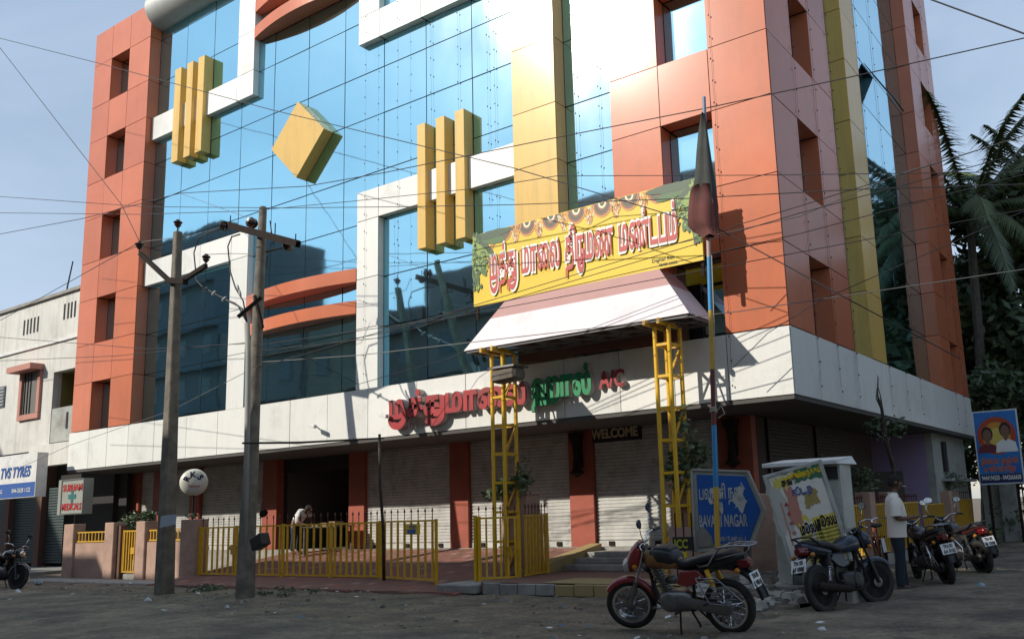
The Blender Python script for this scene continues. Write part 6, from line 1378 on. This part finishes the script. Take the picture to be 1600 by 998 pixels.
def head(parent, c, yaw_pitch=0):
    """head at c (centre), facing +x"""
    c = Vector(c); b = MB(); secs = []
    n = 20; rows = 14; vs = []; fs = []
    for i in range(rows+1):
        ph = math.pi*i/rows; z = math.cos(ph)
        for j in range(n):
            a = 2*math.pi*j/n; x, y = math.sin(ph)*math.cos(a), math.sin(ph)*math.sin(a)
            X = x*.098+(-.008 if x<0 else 0); Y = y*.074; Z = z*.118
            if z < -.1: k = (-z-.1); X = X*(1-.28*k)+.022*k*(1 if x>-.3 else 0); Y *= 1-.42*k
            if x > .8 and -.1 < z < .25: X -= .006
            vs.append(c+V(X,Y,Z))
    for i in range(rows):
        for j in range(n): fs.append((i*n+j,(i+1)*n+j,(i+1)*n+(j+1)%n,i*n+(j+1)%n))
    b.add(vs,fs)
    b.add([c+V(.088,-.012,.035),c+V(.088,.012,.035),c+V(.092,.018,-.022),c+V(.092,-.018,-.022),c+V(.118,0,-.018),c+V(.094,0,.035)],[(0,3,4,5),(5,4,2,1),(3,2,4)])
    for s in (1,-1): b.lathe([(.028,-.004),(.026,.008),(.012,.014)],c+V(-.005,s*.074,.0),(0,s,0),10)
    return b
def person(label, loc, heading, parts, height=1.0):
    t = thing('person', label, 'person', (0,0,0)); parts(t); t.matrix_world = Matrix.Translation(loc) @ Matrix.Rotation(R(heading),4,'Z') @ Matrix.Scale(height,4); return t
def hand(P, E, wrist, wi, fwd, side, up, curl=.6):
    fwd, side, up = Vector(fwd).normalized(), Vector(side).normalized(), Vector(up).normalized(); w_ = Vector(wrist)
    palm = w_+fwd*.055; P.append((*palm,(.022,.036))); pi = len(P)-1; E.append((wi,pi))
    for k, L in enumerate((.068,.078,.073,.058)):
        s = (k-1.5)*.019; r0 = palm+fwd*.030+side*s; d2 = (fwd*(1-curl)-up*curl).normalized()
        last = pi
        for q in (r0, r0+fwd*L*.45, r0+fwd*L*.45+d2*L*.5): P.append((*q,.0085)); E.append((last,len(P)-1)); last = len(P)-1
    last = pi
    for q in (palm-side*.03+fwd*.0, palm-side*.045+fwd*.03, palm-side*.04+fwd*.055-up*.01): P.append((*q,.010)); E.append((last,len(P)-1)); last = len(P)-1
def standing(t):
    P, E = [], []
    # body: pelvis root, spine, neck; legs; arms (one continuous skin)
    hips = chainpts(P,E,[(0,0,.93,(.11,.14))]); chest = chainpts(P,E,[(.01,0,1.10,(.11,.14)),(.0,0,1.28,(.115,.155)),(-.01,0,1.39,(.09,.12))],hips)
    chainpts(P,E,[(.005,0,1.46,.052),(.025,0,1.52,.05),(.03,0,1.56,.05)],chest)
    for s, fx_ in ((1,.07),(-1,-.03)):
        k = chainpts(P,E,[(0,s*.09,.88,.095),(fx_*.4+.01,s*.10,.50,.06),(fx_*.8-.01,s*.10,.28,.052),(fx_*.9,s*.10,.09,.04),(fx_+.06,s*.105,.045,.038),(fx_+.16,s*.11,.03,.03)],hips)
    for s in (1,-1):
        sh = chainpts(P,E,[(-.01,s*.17,1.37,.055),(-.03,s*.205,1.22,.045),(-.02,s*.22,1.09,.040),(.10,s*.20,1.08,.036),(.25,s*.15,1.10,.026)],chest)
        hand(P,E,(.25,s*.15,1.10),sh,(1,-s*.25,.12),(0,1 if s<0 else -1,0),(0,0,1),.65)
    body = skin_make('body',P,E,SKIN,t)
    hb_ = head(t,(.045,0,1.635)); hb_.build('head',SKIN,body,smooth=True,auto=70,world=False)
    c = V(.045,0,1.635); b = MB(); n = 20; vs = []; fs = []
    for i in range(9):
        ph = math.pi*.62*i/8
        for j in range(n):
            a = 2*math.pi*j/n; x, y, z = math.sin(ph)*math.cos(a), math.sin(ph)*math.sin(a), math.cos(ph)
            k = 1.0
            lim = .22 if x > .35 else -.5
            zz = max(z, lim); vs.append(c+V(x*.108-.006,y*.082,zz*.130)+V(.004*math.sin(j*5),0,.003*math.sin(j*3)))
    for i in range(8):
        for j in range(n): fs.append((i*n+j,(i+1)*n+j,(i+1)*n+(j+1)%n,i*n+(j+1)%n))
    b.add(vs,fs); b.build('hair',HAIR,t,smooth=True,world=False)
    b = MB()
    for s in (1,-1): b.lathe([(0,.004),(.011,.002),(.012,-.004)],c+V(.092,s*.032,.012),(1,s*.2,0),10); 
    b.build('eyes',mat('eye_dark',(0.05,0.04,0.035),.3),t,world=False)
    b = MB()
    for s in (1,-1): b.bar(c+V(.096,s*.014,.036),c+V(.086,s*.05,.038),.008,.008)
    b.bar(c+V(.098,-.026,-.036),c+V(.098,.026,-.036),.012,.010); b.build('moustache',HAIR,t,world=False)
    b = MB(); b.bar(c+V(.096,-.024,-.052),c+V(.096,.024,-.052),.010,.010); b.build('lips',mat('lips',(0.16,0.05,0.04),.5),t,world=False)
    b = MB(); b.tube([c+V(.10,.005,-.048),c+V(.17,.01,-.062)],.0055,8); b.build('cigarette',WPAINT,t,world=False)
    # shirt
    b = MB(); b.loft([(.80,.0,0,.145,.185),(.88,.0,0,.142,.182),(1.0,.012,0,.145,.175),(1.12,.02,0,.148,.18),(1.25,.01,0,.142,.19),(1.35,-.005,0,.125,.20),(1.41,-.01,0,.10,.17),(1.45,-.005,0,.075,.10),(1.475,.0,0,.062,.07)],28,axis='z',p=2.3)
    for s in (1,-1): b.tube([(-.012,s*.13,1.385),(-.015,s*.175,1.37),(-.03,s*.212,1.25),(-.03,s*.226,1.12)],[.07,.082,.078,.082],16)
    sh_ = b.build('shirt',SHIRT,t,smooth=True,auto=60,world=False)
    b = MB()
    for s in (1,-1): b.add([(.055,s*.01,1.47),(.05,s*.06,1.485),(.075,s*.055,1.43),(.08,s*.008,1.425)],[(0,1,2,3)])
    b.tube([(-.06,-.035,1.475),(-.075,0,1.48),(-.06,.035,1.475),(.0,.068,1.48),(.05,.03,1.47)],.012,6); b.tube([(-.06,-.035,1.475),(0,-.068,1.48),(.05,-.03,1.47)],.012,6); b.build('collar',SHIRT,t,smooth=True,world=False)
    # trousers
    P, E = [], []
    k = chainpts(P,E,[(0,0,.95,(.12,.145)),(0,0,.88,(.125,.15))])
    for s, fx_ in ((1,.07),(-1,-.03)): chainpts(P,E,[(0,s*.09,.80,(.105,.098)),(fx_*.4+.01,s*.10,.50,.083),(fx_*.8-.01,s*.10,.28,.075),(fx_*.95,s*.10,.09,.072),(fx_*.97,s*.10,.06,.072)],1)
    skin_make('trousers',P,E,TROU,t)
    for s, fx_ in ((1,.07),(-1,-.03)):
        b = MB(); b.loft([(fx_-.06,s*.105,.035,.03,.03),(fx_-.02,s*.105,.045,.042,.042),(fx_+.10,s*.108,.035,.046,.032),(fx_+.19,s*.112,.024,.04,.022),(fx_+.21,s*.112,.02,.02,.014)],14,p=2.5); b.build('sandal',mat('sandal_brown_%d'%s,(0.05,0.03,0.02),.6),t,smooth=True,auto=50,world=False)
fm = AZ_(1410,921)
person('man in a cream short sleeved shirt and dark trousers smoking beside the black motorcycle',(fm.x,fm.y,0),26,standing,1.075)
def bending(t):
    P, E = [], []
    hips = chainpts(P,E,[(0,0,.86,(.11,.14))]); chest = chainpts(P,E,[(.10,0,.97,(.11,.14)),(.26,0,1.09,(.11,.155)),(.36,0,1.14,(.09,.12))],hips)
    chainpts(P,E,[(.43,0,1.17,.05),(.48,0,1.18,.05)],chest)
    for s in (1,-1):
        chainpts(P,E,[(0,s*.09,.80,.095),(.05,s*.1,.47,.06),(0,s*.1,.25,.05),(-.01,s*.1,.08,.04),(.06,s*.1,.035,.035),(.15,s*.1,.03,.028)],hips)
        e = chainpts(P,E,[(.34,s*.17,1.10,.055),(.37,s*.2,.95,.045),(.40,s*.2,.86,.036),(.52,s*.16,.80,.03),(.60,s*.14,.79,.025)],chest); hand(P,E,(.60,s*.14,.79),e,(1,0,0),(0,1 if s<0 else -1,0),(0,0,1),.4)
    body = skin_make('body',P,E,SKIN,t); head(t,(.55,0,1.20)).build('head',SKIN,body,smooth=True,auto=70,world=False)
    b = MB(); leaves(b,(0,0,0),(.001,.001,.001),0,.1); b.lathe([(0,.135),(.06,.12),(.095,.07),(.105,.0),(.10,-.02)],(.535,0,1.20),(-.3,0,1),16); b.build('hair',HAIR,t,smooth=True,world=False)
    P, E = [], []; chainpts(P,E,[(-.02,0,.82,(.14,.17)),(.10,0,.97,(.14,.17)),(.26,0,1.09,(.145,.18)),(.36,0,1.14,(.10,.13)),(.41,0,1.16,.065)])
    for s in (1,-1): chainpts(P,E,[(.34,s*.17,1.10,.078),(.365,s*.205,.97,.072)],3)
    skin_make('shirt',P,E,SHIRT2,t); P, E = [], []; chainpts(P,E,[(0,0,.88,(.12,.145)),(0,0,.82,(.12,.15))])
    for s in (1,-1): chainpts(P,E,[(0,s*.09,.74,(.10,.095)),(.05,s*.1,.47,.08),(.0,s*.1,.25,.075),(-.01,s*.1,.07,.072)],1)
    skin_make('trousers',P,E,TROU,t)
pm = AY(462,852,17.0)
person('person in a white shirt bending over a table at the dark hall doorway',(pm.x,17.0,yz(17.0)+.02),0,bending,1.03)
tb = thing('table','low dark wooden table at the hall doorway in front of the bending person','table',(pm.x+1.1,17.1,yz(17)))
b = MB(); z = yz(17.0); b.box(pm.x+.5,pm.x+1.9,16.8,17.5,z+.74,z+.78); b.build('table_top',BARK,tb)
for dx in (.56,1.84):
    for y in (16.86,17.44): b = MB(); b.box(pm.x+dx-.03,pm.x+dx+.03,y-.03,y+.03,z-.05,z+.739); b.build('leg',BARK,tb)
for k in range(3):
    b = MB(); b.box(pm.x+.8+.36*k,pm.x+1.05+.36*k,16.9,17.2,z+.781,z+.84+.03*k); tag(b.build('cardboard_carton',mat('carton_%d'%k,(0.30,0.20,0.11),.85,dirt=.3)),['flat carton at the left end of the doorway table','middle carton on the doorway table','tallest carton at the right end of the doorway table'][k],'carton','cartons on the doorway table')
